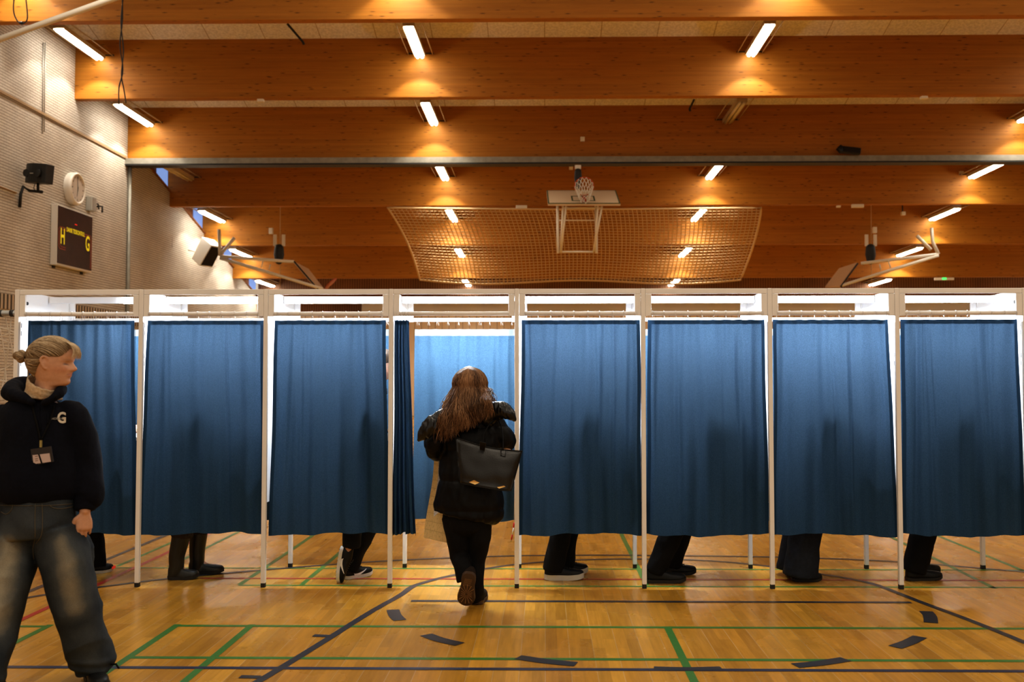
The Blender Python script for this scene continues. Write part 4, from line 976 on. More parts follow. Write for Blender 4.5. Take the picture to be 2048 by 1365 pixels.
def hair_obj(name, strands, mt, parent, n=4, base=None):
    """strands: list of (points, radius, tint)"""
    verts, faces, tint = [], [], []
    if base is not None:
        base.verts.ensure_lookup_table(); base.verts.index_update()
        for v in base.verts: verts.append(v.co.copy()); tint.append(.25)
        for f in base.faces: faces.append([v.index for v in f.verts])
        base.free()
    for P, r, tn in strands:
        N = len(P); st = len(verts)
        for i, p in enumerate(P):
            d = (P[min(i+1, N-1)]-P[max(i-1, 0)])
            if d.length < 1e-7: d = V((0, 0, -1))
            d.normalize(); s = d.cross(V((.3, 1, .1))).normalized(); o_ = d.cross(s)
            rr_ = r*(.35+.65*math.sin(PI*min(1, (i/(N-1))*.9+.12)))*(1 if i < N-1 else .2)
            for k in range(n): a = 2*PI*k/n; verts.append(p+s*rr_*math.cos(a)+o_*rr_*.6*math.sin(a)); tint.append(min(1, max(0, tn)))
        for i in range(N-1):
            for k in range(n): faces.append((st+i*n+k, st+i*n+(k+1) % n, st+(i+1)*n+(k+1) % n, st+(i+1)*n+k))
    me = bpy.data.meshes.new(name); me.from_pydata(verts, [], faces); me.update()
    at_ = me.attributes.new('tint', 'FLOAT', 'POINT')
    for i, x in enumerate(tint): at_.data[i].value = x
    for p in me.polygons: p.use_smooth = True
    me.materials.append(mt); o = bpy.data.objects.new(name, me); C.objects.link(o); part(o, parent); return o
def spl(pts, sub): return [V(p) for p in smooth_pts([tuple(p) for p in pts], sub)]
def cap_hair(name, hf, mt, parent, n=420, seed=1, long=False, low=.18):
    """short hair brushed over the skull"""
    rnd = random.Random(seed); st = []; base = bmesh.new()
    rings = []
    for i in range(16):
        u = low+(1.03-low)*(i/15)
        ring = []
        for k in range(36):
            th = 2*PI*k/36; uu = u
            if math.cos(th) > 0: uu = max(u, .46+.26*max(0, math.cos(th))**.7)
            uc = min(.998, uu); f, l = head_point(min(uc, .97), th)
            g = math.sqrt(max(0, 1-((uc-.6)/.402)**2)) if uc > .6 else 1
            f0, l0 = head_point(.6, th); 
            if uc > .6: f, l = f0*g, l0*g
            ring.append(base.verts.new(hf@V((f*1.05, l*1.06, uu if uu < 1 else uu+.015))))
        rings.append(ring)
    for a, b in zip(rings[:-1], rings[1:]):
        for k in range(36): base.faces.new((a[k], a[(k+1) % 36], b[(k+1) % 36], b[k]))
    base.faces.new(rings[-1])
    for _ in range(n):
        th = rnd.uniform(-PI, PI); u0 = 1.02; P = []
        ue = low+.02 if abs(th) > 1.5 else .5+.26*math.cos(th)
        for j in range(8):
            q = j/7; u = u0+(ue-u0)*q; uc = min(.999, u); g = math.sqrt(max(0, 1-((uc-.6)/.402)**2)) if uc > .6 else 1
            f, l = head_point(min(max(uc, low), .6), th); k_ = 1.09+rnd.uniform(-.01, .03)
            P.append(hf@V((f*g*k_, l*g*k_, u+.02)))
        st.append((P, .0035, rnd.random()))
    return hair_obj(name, st, mt, parent, base=base)

# ---------------------------------------------------------------- footwear
def outline_w(t): return interp([(0, .30), (.02, .52), (.08, .74), (.2, .80), (.38, .74), (.55, .86), (.72, 1.0), (.84, .92), (.93, .68), (.985, .36), (1.0, .12)], t)
def shoe(parent, heel, toe, mt_up, mt_sole, L=None, W=.10, sole_h=.028, up=V((0, 0, 1)), collar=.085, name='shoe', laces=None, logo=None, tread=False, topscale=1.0, label=None, shaft=None):
    heel, toe = V(heel), V(toe); x = (toe-heel); L = L or x.length; x.normalize(); z = V(up); z = (z-x*z.dot(x)).normalized(); y = z.cross(x)
    MX = Matrix(((x.x, y.x, z.x, heel.x), (x.y, y.y, z.y, heel.y), (x.z, y.z, z.z, heel.z), (0, 0, 0, 1)))
    N = 26; ts = [0, .01, .03, .07]+[.12+.8*k/(N-9) for k in range(N-8)]+[.95, .975, .99, 1.0]
    curve = lambda t: interp([(0, .006), (.15, 0), (.6, 0), (.85, .006), (1, .018)], t)
    bm = bmesh.new(); rings = []
    for t in ts:
        w = outline_w(t)*W/2; h = interp([(0, collar*.72), (.03, collar*.95), (.2, collar), (.32, collar*.98), (.45, collar*.86), (.6, collar*.70), (.75, .052), (.9, .040), (.97, .026), (1.0, .008)], t)*topscale
        ring = []; z0 = curve(t)+sole_h*.7
        for k in range(15):
            a = PI*k/14; c, s_ = math.cos(a), math.sin(a); ring.append(bm.verts.new(MX@V((t*L, w*.97*math.copysign(abs(c)**.7, c), z0+h*s_**.75))))
        rings.append(ring)
    for a, b in zip(rings[:-1], rings[1:]):
        for k in range(14): bm.faces.new((a[k], b[k], b[k+1], a[k+1]))
        bm.faces.new((a[14], b[14], b[0], a[0]))
    bm.faces.new(rings[0]); bm.faces.new(rings[-1][::-1])
    if shaft:
        loft(bm, [(MX@V((L*.20, 0, collar*.5)), .046, .050)]+shaft, n=20, side=y, sub=3)
        bmesh.ops.recalc_face_normals(bm, faces=bm.faces)
        bm = remesh(bm, .006, 3)
    bmesh.ops.recalc_face_normals(bm, faces=bm.faces)
    o = obj(name, bm, mt_up, parent, smooth=True)
    if label: o['label'] = label
    bm = bmesh.new(); lo_, hi_ = [], []
    poly = [(t, outline_w(t)) for t in ts]+[(t, -outline_w(t)) for t in ts[::-1]]
    for t, w in poly:
        lo_.append(bm.verts.new(MX@V((t*L*1.01-.002, w*W/2*.98, curve(t))))); hi_.append(bm.verts.new(MX@V((t*L*1.02-.004, w*W/2*1.04, curve(t)+sole_h))))
    n = len(poly)
    for k in range(n): bm.faces.new((lo_[k], lo_[(k+1) % n], hi_[(k+1) % n], hi_[k]))
    m_ = len(ts)
    for a in (lo_, hi_):
        for k in range(m_-1): bm.faces.new((a[k], a[k+1], a[n-2-k], a[n-1-k]))
    bmesh.ops.recalc_face_normals(bm, faces=bm.faces); so = obj('sole', bm, mt_sole, o)
    if tread:
        bm = bmesh.new()
        for k in range(9):
            t = .08+.1*k; w = outline_w(t)*W/2*.8; bx(bm, t*L-.006, t*L+.006, -w, -.004, curve(t)-.004, curve(t)+.001, MX); bx(bm, t*L-.006, t*L+.006, .004, w, curve(t)-.004, curve(t)+.001, MX)
        obj('tread', bm, mat('tread_grey', (.16, .15, .14), .7), o)
    if laces:
        bm = bmesh.new()
        for k in range(5):
            t = .40+.055*k; h = interp([(.2, collar), (.45, collar*.86), (.6, collar*.70), (.75, .052)], t)*topscale+sole_h*.7+.002
            tube(bm, [MX@V((t*L, -.022, h-.004)), MX@V((t*L+.004, 0, h+.003)), MX@V((t*L, .022, h-.004))], .0028, 5, 3)
        t = .37; h = collar*.93+sole_h*.7
        for s_ in (-1, 1): tube(bm, [MX@V((t*L, 0, h+.004)), MX@V((t*L-.01, s_*.015, h+.016)), MX@V((t*L+.012, s_*.028, h+.006)), MX@V((t*L+.01, s_*.006, h+.002))], .0022, 5, 3)
        obj('laces', bm, laces, o)
    if logo:
        bm = bmesh.new(); bv = None
        # swoosh on the side facing the viewer
        up_pts = [(.30, .040), (.36, .026), (.46, .030), (.60, .046), (.74, .066)]; lw = [.001, .011, .009, .005, .0012]
        for sgn in (-1, 1):
            rows_ = []
            for (t, h), w_ in zip(smooth_pts(up_pts, 4), [x[0] for x in smooth_pts([(q,) for q in lw], 4)]):
                tt = 1-t if logo == 'rev' else t
                hh = interp([(0, collar*.72), (.2, collar), (.45, collar*.86), (.6, collar*.7), (.75, .052), (.9, .04), (1, .008)], tt)
                def sp_(h_):
                    q = min(.98, max(0, (h_-sole_h*.7)/hh)); s_ = q**(1/.75); c_ = math.sqrt(max(0, 1-s_*s_))**.7
                    return MX@V((tt*L, sgn*(outline_w(tt)*W/2*.97*c_+.0025), h_))
                rows_.append((bm.verts.new(sp_(h-w_)), bm.verts.new(sp_(h+w_))))
            for a, b in zip(rows_[:-1], rows_[1:]): bm.faces.new((a[0], b[0], b[1], a[1]))
        obj('side_mark', bm, mat('white_mark', (.75, .73, .7), .5), o)
    return o, MX
# ---------------------------------------------------------------- voters inside the booths
def cloth(name, rgb, rough=.85, sc_=40, bump_=.25):
    return noisy(mat(name, rgb, rough, spec=.25), sc_, .2, bump_)
M['black_cloth'] = cloth('black_trouser_cloth', (.004, .004, .0045)); M['black_shoe'] = mat('black_shoe_leather', (.006, .006, .006), .5, spec=.3)
M['white_sole'] = mat('off_white_sole', (.60, .58, .53), .5); M['dark_sole'] = mat('dark_sole', (.018, .018, .018), .6); M['lace'] = mat('dark_lace', (.02, .02, .02), .7)
M['boot'] = mat('rubber_boot', (.014, .015, .013), .38); M['navy_cloth'] = cloth('dark_blue_denim', (.014, .018, .028))
def occupant(i, label, near, far, hip_px, hip_w=.34, trouser=None, shoe_kw=None, Yh=7.78, lean=.14, height=1.72, leg_r=(.095, .075, .078), cuff_z=.05, top_rgb=(.03, .03, .035), hair=None, custom=None, wide=1.0, nearY=None, sole=None, up=None):
    """faces +X ; near/far = (heel px, toe px) on the floor"""
    xl = X0+PIT*i; xr = xl+PIT
    hx = at(hip_px, 919, Yh).x; pe = V((hx, Yh, .93))
    root = thing('person', label, 'person', (hx, Yh, 0), 'voters standing in the booths')
    S = V((0, 1, 0)); k = height/1.72
    ch = pe+V((lean, 0, .40*k)); ch.x = min(ch.x, xr-.22); nk = ch+V((.07, 0, .16*k)); hO = nk+V((.055, 0, .065))
    hO.x = min(hO.x, xr-.17); nk.x = min(nk.x, hO.x-.04)
    hf = head_frame(hO, (1, 0, -.35), (0, -1, 0), .225)
    J = dict(head=hf, neck=nk, chest=ch, pelvis=pe, side=S)
    feet = []
    for (key, ft, sgn) in (('R', near, -1), ('L', far, 1)):
        h, t_ = fl(*ft[0]), fl(*ft[1]); d = (t_-h); d.z = 0; ln = d.length; d.normalize()
        an = h+d*.065; an.z = .09
        J['hip'+key] = pe+V((0, sgn*.085, -.03)); J['an'+key] = an; kn = lerp(J['hip'+key], an, .5)+V((.035, 0, 0)); J['kn'+key] = kn
        J['ft'+key] = an+d*(ln-.12)+V((0, 0, -.052)); feet.append((h, t_, ln))
        J['sh'+key] = ch+V((.03, sgn*.17, .10)); wr = V((min(xr-.23, hx+.32), Yh+sgn*.13, 1.165)); J['wr'+key] = wr
        J['el'+key] = V((min(hx+.06, xr-.30), Yh+sgn*.22, 1.12)); J['hd'+key] = V((1, -sgn*.2, -.05)); J['hn'+key] = V((0, 0, -1)); J['ts'+key] = -sgn; J['curl'+key] = .35
    if custom: custom(J, feet)
    bm = body_mesh(J, .0075); o = obj('body', bm, M['skin'], root, smooth=True); paint_face(o, hf)
    # upper garment
    bm = bmesh.new()
    loft(bm, [(pe+V((0, 0, -.08)), .175*wide, .135*wide), (pe+V((.02, 0, .1)), .165*wide, .13*wide), (ch, .185*wide, .135*wide), (lerp(ch, nk, .6), .165, .105), (nk, .075, .07)], n=24, side=S, sub=3)
    for q in 'LR': loft(bm, [(lerp(J['sh'+q], ch, .3), .08), (J['sh'+q], .078), (J['el'+q], .062), (lerp(J['el'+q], J['wr'+q], .9), .044)], n=16, side=S, sub=3)
    bm = remesh(bm, .012, 3); displace(bm, wrinkle(.006, seed=i)); obj('jacket', bm, cloth('jacket_cloth_%d' % i, top_rgb), root, smooth=True)
    # trousers
    bm = bmesh.new(); loft(bm, [(pe+V((0, 0, .04)), .165, .125), (pe+V((0, 0, -.10)), .175, .135)], n=20, side=S)
    for q, (h, t_, ln) in zip('RL', feet):
        hp, kn, an = J['hip'+q], J['kn'+q], J['an'+q].copy(); an.z = max(cuff_z, an.z-.04) if cuff_z > .05 else cuff_z+.02
        if cuff_z > .2: an = lerp(kn, J['an'+q], .42); 
        an = V((an.x, an.y, an.z)) if not J.get('lift'+q) else J['lift'+q]
        loft(bm, [(hp, leg_r[0]*1.05, leg_r[0]), (lerp(hp, kn, .6), leg_r[0]*.95), (kn, leg_r[1]*1.05), (lerp(kn, an, .5), leg_r[1]), (an, leg_r[2])], n=20, side=S, sub=3, cap='flat')
    bm = remesh(bm, .0095, 3); displace(bm, wrinkle(.009, (9, 9, 5), seed=i+20)); obj('trousers', bm, trouser or M['black_cloth'], root, smooth=True)
    for q, (h, t_, ln) in zip('RL', feet):
        kw = dict(shoe_kw or {}); sh = J.get('shoe'+q)
        if sh: shoe(root, sh[0], sh[1], kw.pop('mu', M['black_shoe']), kw.pop('ms', M['dark_sole']), up=sh[2], **kw)
        else:
            if kw.get('boot'):
                kw.pop('boot'); d = (t_-h).normalized(); a = h+d*.062; kn = J['kn'+q]; dv = (kn-a).normalized()
                kw['shaft'] = [(a+V((0, 0, .10)), .052, .056), (a+V((0, 0, .18)), .058, .060), (a+V((0, 0, .30))+V((dv.x*.2, 0, 0)), .066, .068), (a+V((0, 0, .37))+V((dv.x*.25, 0, 0)), .068, .070)]
            shoe(root, h, t_, kw.pop('mu', M['black_shoe']), kw.pop('ms', M['dark_sole']), **kw)
    cap_hair('hair', hf, hair_mat('hair_%d' % i, hair or ((.02, .012, .008), (.05, .03, .018), (.10, .06, .035))), root, n=160, seed=i, low=.12)
    return root
occupant(0, 'person behind the leftmost curtain, black trouser leg and black shoe with red tip showing', ((174, 1148), (227, 1144)), ((160, 1136), (210, 1133)), 168, shoe_kw=dict(ms=M['white_sole'], sole_h=.022, laces=M['lace']), lean=.03)
_so = [o for o in bpy.data.objects if o.name.startswith('shoe')][0]; _t = fl(227, 1144)
bm = bmesh.new(); bx(bm, _t.x-.022, _t.x+.006, _t.y-.035, _t.y+.03, .022, .045); obj('toe_patch', bm, mat('red_toe_patch', (.6, .03, .02), .4, emit=(1, .05, .02), estr=.3), _so, bevel=.004)
occupant(1, 'person behind a curtain wearing tall black rubber boots under rolled trousers', ((336, 1160), (398, 1158)), ((377, 1150), (448, 1147)), 378, trouser=cloth('rolled_trousers', (.045, .035, .028)), shoe_kw=dict(boot=True, mu=M['boot'], ms=M['dark_sole'], sole_h=.024, name='rubber_boot', W=.105), cuff_z=.30, leg_r=(.10, .078, .082))
def runner(J, feet):
    tip = fl(672, 1166); J['shoeR'] = (V((tip.x+.03, tip.y, .275)), V((tip.x-.005, tip.y-.01, .012)), V((1, .10, .12)))
    J['anR'] = V((tip.x+.095, tip.y, .27)); J['ftR'] = V((tip.x+.05, tip.y, .06)); J['liftR'] = V((tip.x+.115, tip.y, .265))
    J['knR'] = V((tip.x+.13, tip.y, .52)); J['knL'] = J['knL']+V((.12, 0, 0)); J['anL'] = J['anL']
occupant(2, 'person behind a curtain in black trousers and sneakers, one heel raised', ((683, 1163), (706, 1163)), ((684, 1160), (727, 1153)), 712, shoe_kw=dict(ms=M['white_sole'], sole_h=.026, laces=M['lace'], logo='on', tread=True, L=.275), custom=runner, leg_r=(.095, .072, .062))
occupant(4, 'person behind a curtain in black trousers and low shoes with thick white soles', ((1089, 1160), (1168, 1160)), ((1112, 1149), (1176, 1148)), 1135, shoe_kw=dict(ms=M['white_sole'], sole_h=.040, laces=M['lace'], W=.105), height=1.76, leg_r=(.095, .078, .080))
occupant(5, 'person behind a curtain in tapered black trousers and plain black shoes', ((1291, 1166), (1372, 1166)), ((1326, 1151), (1392, 1149)), 1388, shoe_kw=dict(sole_h=.026, laces=M['lace'], W=.105), leg_r=(.10, .082, .072))
occupant(6, 'person behind a curtain in very wide dark blue trousers reaching the floor', ((1584, 1163), (1644, 1163)), ((1572, 1152), (1632, 1150)), 1603, trouser=M['navy_cloth'], shoe_kw=dict(sole_h=.02), leg_r=(.115, .118, .132), cuff_z=.02, wide=1.1)
occupant(7, 'person behind the rightmost curtain in black trousers and rounded black shoes', ((1812, 1162), (1884, 1160)), ((1822, 1149), (1880, 1147)), 1856, shoe_kw=dict(sole_h=.022), leg_r=(.10, .09, .086), wide=1.15)

# ---------------------------------------------------------------- woman walking into the open booth, seen from behind
root = thing('person', 'woman with long wavy brown hair and black puffer jacket walking into the open booth', 'person', at(940, 1212, 6.75).xyz*1)
root.location.z = 0
J = {}; YW = 6.78
hO = at(938, 797, 6.92); hf = head_frame(hO, (-.12, 1, -.10), (1, .12, 0), .225)
nk = at(938, 822, 6.86); ch = at(937, 872, 6.84); pe = at(934, 1015, 6.80); S = V((1, 0, 0))
J.update(head=hf, neck=nk, chest=ch, pelvis=pe, side=S)
J['shL'] = at(885, 850, 6.82); J['elL'] = at(868, 903, 6.80); J['wrL'] = at(893, 893, 7.03)
J['shR'] = at(992, 842, 6.84); J['elR'] = at(1012, 898, 6.86); J['wrR'] = at(985, 885, 7.08)
J['hdL'] = V((.1, 1, .05)); J['hdR'] = V((-.1, 1, .05)); J['hnL'] = V((1, 0, 0)); J['hnR'] = V((-1, 0, 0)); J['curlL'] = J['curlR'] = .8
J['hipL'] = at(912, 1035, 6.80); J['hipR'] = at(957, 1035, 6.80)
J['knL'] = at(920, 1118, 6.80); J['knR'] = at(950, 1125, 6.84)
anL = at(934, 1152, 6.70); J['anL'] = anL; J['ftL'] = at(931, 1200, 6.76)
hR, tR = fl(950, 1211), fl(958, 1196); J['anR'] = V((hR.x, hR.y+.06, .10)); J['ftR'] = V((tR.x, tR.y, .03))
bm = body_mesh(J, .0065); o = obj('body', bm, M['skin'], root, smooth=True); paint_face(o, hf)
# trousers
bm = bmesh.new(); loft(bm, [(pe+V((0, 0, .05)), .155, .12), (pe+V((0, 0, -.08)), .165, .13)], n=20, side=S)
loft(bm, [(J['hipL'], .096, .10), (lerp(J['hipL'], J['knL'], .6), .074), (at(918, 1112, 6.80), .060), (at(927, 1140, 6.72), .056), (at(932, 1162, 6.70), .060)], n=20, side=S, sub=3, cap='flat')
loft(bm, [(J['hipR'], .096, .10), (at(958, 1080, 6.80), .076), (at(953, 1125, 6.83), .056), (at(951, 1170, 6.80), .054), (V((hR.x, hR.y+.06, .045)), .066)], n=20, side=S, sub=3, cap='flat')
bm = remesh(bm, .008, 3); displace(bm, wrinkle(.007, (9, 9, 6), seed=77)); obj('trousers', bm, cloth('black_knit_trousers', (.0035, .0035, .004)), root, smooth=True)
# boots
brown = cloth('dark_brown_suede', (.020, .012, .008), .9, 80); bsole = mat('brown_rubber_sole', (.070, .038, .020), .6)
zz = V((0, 0, 1))
o, MX = shoe(root, V((hR.x+.012, hR.y, 0)), V((tR.x+.02, hR.y+.24, 0)), brown, bsole, W=.105, sole_h=.026, name='boot', topscale=1.1)
heel = at(938, 1150, 6.60); toe = at(929, 1219, 6.70); toe.z = max(.012, toe.z)
o, MX = shoe(root, heel, toe, brown, bsole, L=.255, W=.118, sole_h=.026, up=V((0.05, 1, .3)), name='boot', topscale=1.15)
rays_ = mat('tan_sole_pattern', (.34, .20, .09), .6)
bm = bmesh.new()
def srect(cx, cy, ang, l, w_):
    c, s_ = math.cos(ang), math.sin(ang); P = []
    for a, b in ((0, -w_*.6), (l, -w_), (l, w_), (0, w_*.6)): P.append(bm.verts.new(MX@V((cx+a*c-b*s_, cy+a*s_+b*c, -.004+.004*(0)))))
    bm.faces.new(P)
for k in range(16):
    a = k*PI/8; l_ = .034+(.022 if abs(math.cos(a)) > .5 else 0); srect(.150+.018*math.cos(a), .018*math.sin(a)*.8, a, l_*(.6+.4*abs(math.cos(a))), .0022)
for k in range(12):
    a = k*PI/6; srect(.150+.011*math.cos(a), .011*math.sin(a), a+PI/2, .006, .0015)
for k in range(7): srect(.035+.008*k, -.026+.0012*k, PI/2, .050, .0014)
obj('sole_pattern', bm, rays_, o)
# puffer jacket
jm = noisy(mat('black_puffer_nylon', (.0025, .0025, .003), .45, spec=.22), 30, .3, .25)
bm = bmesh.new()
loft(bm, [(at(935, 1036, 6.82), .200, .15), (at(936, 1030, 6.82), .236, .175), (at(938, 1010, 6.82), .240, .178), (at(938, 985, 6.82), .222, .168), (at(939, 930, 6.83), .20, .155), (at(940, 880, 6.84), .205, .15), (at(940, 848, 6.86), .20, .14), (at(939, 828, 6.87), .13, .11), (at(938, 815, 6.88), .075, .08)], n=40, side=S, sub=4, cap='flat')
# sleeves
loft(bm, [(at(895, 858, 6.84), .085), (at(880, 870, 6.83), .088), (at(871, 893, 6.80), .082), (at(878, 900, 6.88), .075), (at(893, 896, 7.0), .062)], n=24, side=(0, 1, 0), sub=4)
loft(bm, [(at(985, 850, 6.86), .085), (at(1000, 868, 6.86), .083), (at(1011, 886, 6.88), .074), (at(1002, 886, 6.96), .068), (at(988, 884, 7.04), .055)], n=24, side=(0, 1, 0), sub=4)
bm = remesh(bm, .007, 3)
def quilt(c, n):
    zs = [.66, .86, 1.06, 1.22, 1.36]
    zw = c.z+.008*noise.noise(V((c.x*5, c.y*5, 0)))
    d = min(abs(zw-z) for z in zs); q = min(1, d/.045)
    return .010*(math.sqrt(max(0, q))-.8) + .009*noise.noise(V((c.x*14, c.y*14, c.z*7))) + .004*noise.noise(V((c.x*35, c.y*35, c.z*18)))
displace(bm, quilt); jk = obj('puffer_jacket', bm, jm, root, smooth=True)
# puffed collar / slipped hood wings
sm = noisy(mat('shiny_black_puffer', (.006, .006, .007), .28, spec=.5), 25, .3, .35)
for nm, sec in (('hood_wing', [(at(905, 838, 6.74), .075, .06), (at(884, 842, 6.70), .075, .055), (at(862, 855, 6.66), .065, .05), (at(846, 872, 6.66), .038, .04), (at(839, 880, 6.67), .012, .02)]),
                ('hood_wing', [(at(972, 832, 6.76), .085, .06), (at(992, 823, 6.72), .068, .055), (at(1009, 822, 6.68), .055, .05), (at(1022, 832, 6.67), .038, .035), (at(1029, 840, 6.68), .012, .015)])):
    b2 = bmesh.new(); loft(b2, sec, n=20, side=(0, 0, 1), sub=4); b2 = remesh(b2, .006, 2)
    displace(b2, lambda c, n: .008*noise.noise(V((c.x*30, c.y*12, c.z*16)))+.005*noise.noise(V((c.x*70, c.y*30, c.z*30))))
    obj(nm, b2, sm, jk, smooth=True)
# hair
rnd = random.Random(12); st = []; Hc = at(940, 769, 6.90)
base = bmesh.new(); loft(base, [(at(941, 753, 6.91), .025, .03), (at(941, 759, 6.91), .060, .065), (at(940, 772, 6.90), .086, .090), (at(940, 790, 6.88), .090, .085), (at(938, 806, 6.85), .105, .08), (at(934, 828, 6.80), .125, .08), (at(930, 842, 6.76), .10, .05)], n=28, side=S, sub=3)
for f in base.faces: f.smooth = True
for k in range(1500):
    ph = rnd.gauss(0, 1)*62; ph = max(-115, min(115, ph)); a = math.radians(ph)
    sx_ = math.sin(a); cy_ = -math.cos(a)
    top = Hc+V((.012*sx_+rnd.uniform(-.012, .012), -.01+rnd.uniform(-.01, .02), .119))
    P = [top]
    for e in (75, 58, 40, 22, 5, -10):
        er = math.radians(e); P.append(Hc+V((sx_*.122*math.cos(er)+.004*math.sin(e*.12+k), cy_*.125*math.cos(er), .118*math.sin(er))))
    side_ = sx_
    endpy = lerp(858, 884, max(0, -side_))+rnd.uniform(-26, 6)-max(0, side_)*26
    if abs(ph) > 95: endpy -= 25
    ex = 934+side_*lerp(44, 52, max(0, -side_))+rnd.gauss(0, 4)
    zsh = at(940, 812, 6.8).z; zend = at(940, endpy, 6.6).z
    w1, w2 = rnd.uniform(0, 6.28), rnd.uniform(0, 6.28); am = rnd.uniform(.007, .017); fq = rnd.uniform(22, 34); lk = math.floor(ph/13)*1.7; w1 = lk+rnd.uniform(-.5, .5); w2 = lk*1.3+rnd.uniform(-.5, .5)
    x1 = P[-1].x; y1 = P[-1].y; ze_ = P[-1].z; X_e = at(ex, 850, 6.62).x
    front = abs(ph) > 85
    for j in range(1, 11):
        q = j/10; z = lerp(ze_, zend, q); x = lerp(x1, X_e, min(1, q*1.5)**.8); y = lerp(y1, 6.62+(.14 if front else 0)+rnd.uniform(-.004, .004), min(1, q*1.4)**1.2)
        am2 = am*min(1, q*2.5)
        P.append(V((x+am2*math.sin(z*fq+w1)+.010*math.sin(z*16+a*5)*q, y+am2*.7*math.cos(z*fq+w2)-.012*q+.01*math.sin(z*20+a*7), z)))
    st.append((spl(P, 2), rnd.uniform(.0013, .0028), rnd.gauss(.5, .26)+.18*math.sin(lk*3)))
for k in range(26):
    P = [at(968, 768, 6.84), at(977+rnd.uniform(-2, 2), 786, 6.80), at(985+rnd.uniform(-3, 6), 800, 6.78), at(rnd.uniform(985, 997), rnd.uniform(803, 812), 6.76)]; st.append((spl(P, 4), .0010, rnd.uniform(.6, 1)))
for k in range(60):
    P = [at(905+rnd.uniform(-6, 6), 800, 6.76), at(893+rnd.uniform(-5, 5), 825, 6.70), at(rnd.uniform(874, 890), rnd.uniform(826, 846), 6.68)]; st.append((spl(P, 4), .0014, rnd.uniform(.4, 1)))
hair_obj('hair', st, hair_mat('brown_wavy_hair', ((.035, .017, .010), (.16, .080, .038), (.38, .21, .105))), root, base=base)

# tote bag
bl = noisy(mat('black_leather', (.009, .0085, .008), .38, spec=.5), 120, .2, .18)
bag = thing('tote_bag', 'black leather tote bag hanging from the shoulder of the woman entering the booth', 'bag', at(975, 940, 6.55))
Yb_ = 6.56
TL, TR, BR, BL = at(911, 876, Yb_+.02), at(1044, 903, Yb_+.04), at(1022, 983, Yb_), at(918, 966, Yb_-.01)
bm = bmesh.new(); NU, NV = 24, 18; G = {}
def bagpt(u, v, s):
    top = lerp(TL, TR, u)+V((0, 0, -.018*math.sin(u*PI))); bot = lerp(BL, BR, u); p = lerp(top, bot, v)
    th = .022+.050*v**1.2; bul = .024*math.sin(u*PI)**.6*math.sin(min(1, v*1.15)*PI)**.7
    e = (math.sin(min(max(u, 0), 1)*PI)**.35)
    p = p+V((0, s*(th*e+bul)+.020, 0)); 
    p += V((0, .006*noise.noise(V((u*3, v*3, s)))*2-.012*math.exp(-((u-.45-.3*v)/.08)**2)*s*v*.6, 0))
    return p
for s in (-1, 1):
    for i in range(NU+1):
        for j in range(NV+1):
            if s == 1 and i in (0, NU): G[s, i, j] = G[-1, i, j] if False else bm.verts.new(bagpt(i/NU, j/NV, s))
            else: G[s, i, j] = bm.verts.new(bagpt(i/NU, j/NV, s))
    for i in range(NU):
        for j in range(NV): bm.faces.new((G[s, i, j], G[s, i, j+1], G[s, i+1, j+1], G[s, i+1, j]))
for i in range(NU): bm.faces.new((G[-1, i, NV], G[1, i, NV], G[1, i+1, NV], G[-1, i+1, NV]))
for j in range(NV):
    for i in (0, NU): bm.faces.new((G[-1, i, j], G[1, i, j], G[1, i, j+1], G[-1, i, j+1]))
for i in range(NU): # recessed top
    bm.faces.new((G[-1, i, 1], G[1, i, 1], G[1, i+1, 1], G[-1, i+1, 1]))
bmesh.ops.recalc_face_normals(bm, faces=bm.faces); bv = BVHTree.FromBMesh(bm); bo = obj('bag_body', bm, bl, bag, smooth=True)
def drape_pts(pts, bv_, off=.003, Ys=5.0):
    out = []
    for (px, py) in pts:
        d = ray(px, py).normalized(); h = bv_.ray_cast(CAMP+d*1.0, d)
        out.append(h[0]-d*off if h[0] is not None else at(px, py, Ys))
    return out
edge = [bagpt(u/20, 0, -1)+V((0, -.002, 0)) for u in range(21)]
b2 = bmesh.new(); tube(b2, edge, .0035, 6); tube(b2, [bagpt(1, v/12, -1) for v in range(13)], .0035, 6); tube(b2, [bagpt(0, v/12, -1) for v in range(13)], .003, 6); tube(b2, [bagpt(u/20, 1, -1) for u in range(21)], .003, 6)
obj('piping', b2, M['black_shoe'], bag, smooth=True)
for pts in (((960, 884), (972, 887), (969, 902), (960, 900)), ((1000, 898), (1012, 901), (1011, 914), (1001, 912))):
    P = drape_pts(pts, bv, .004, 6.5); b2 = bmesh.new(); t_ = [b2.verts.new(p) for p in P]; b2.faces.new(t_); tp = obj('strap_tab', b2, bl, bag)
    b2 = bmesh.new(); tube(b2, P+[P[0]], .0016, 5); obj('stitching', b2, M['dark_metal'], tp)
st_ = [at(966, 888, 6.53), at(968, 870, 6.56), at(980, 848, 6.62), at(994, 840, 6.72), at(1002, 852, 6.72), at(1006, 878, 6.62), at(1006, 900, 6.54)]
b2 = bmesh.new(); loft(b2, [(p, .009, .004) for p in st_], n=8, side=(0, 1, 0), sub=5, cap='flat'); obj('shoulder_strap', b2, M['black_cloth'], bag, smooth=True)
gold = mat('brass_plate', (.75, .48, .18), .3, .7)
for pts in (((938, 966), (948, 962), (959, 967), (950, 971)), ((994, 976), (1008, 973), (1011, 975), (998, 979))):
    b2 = bmesh.new(); P = [at(x, y, Yb_-.065) for x, y in pts]; P = [drape_pts([(x, y-1)], bv, .004, Yb_-.06)[0] for x, y in pts]; b2.faces.new([b2.verts.new(p) for p in P]); obj('brass_plate', b2, gold, bag)
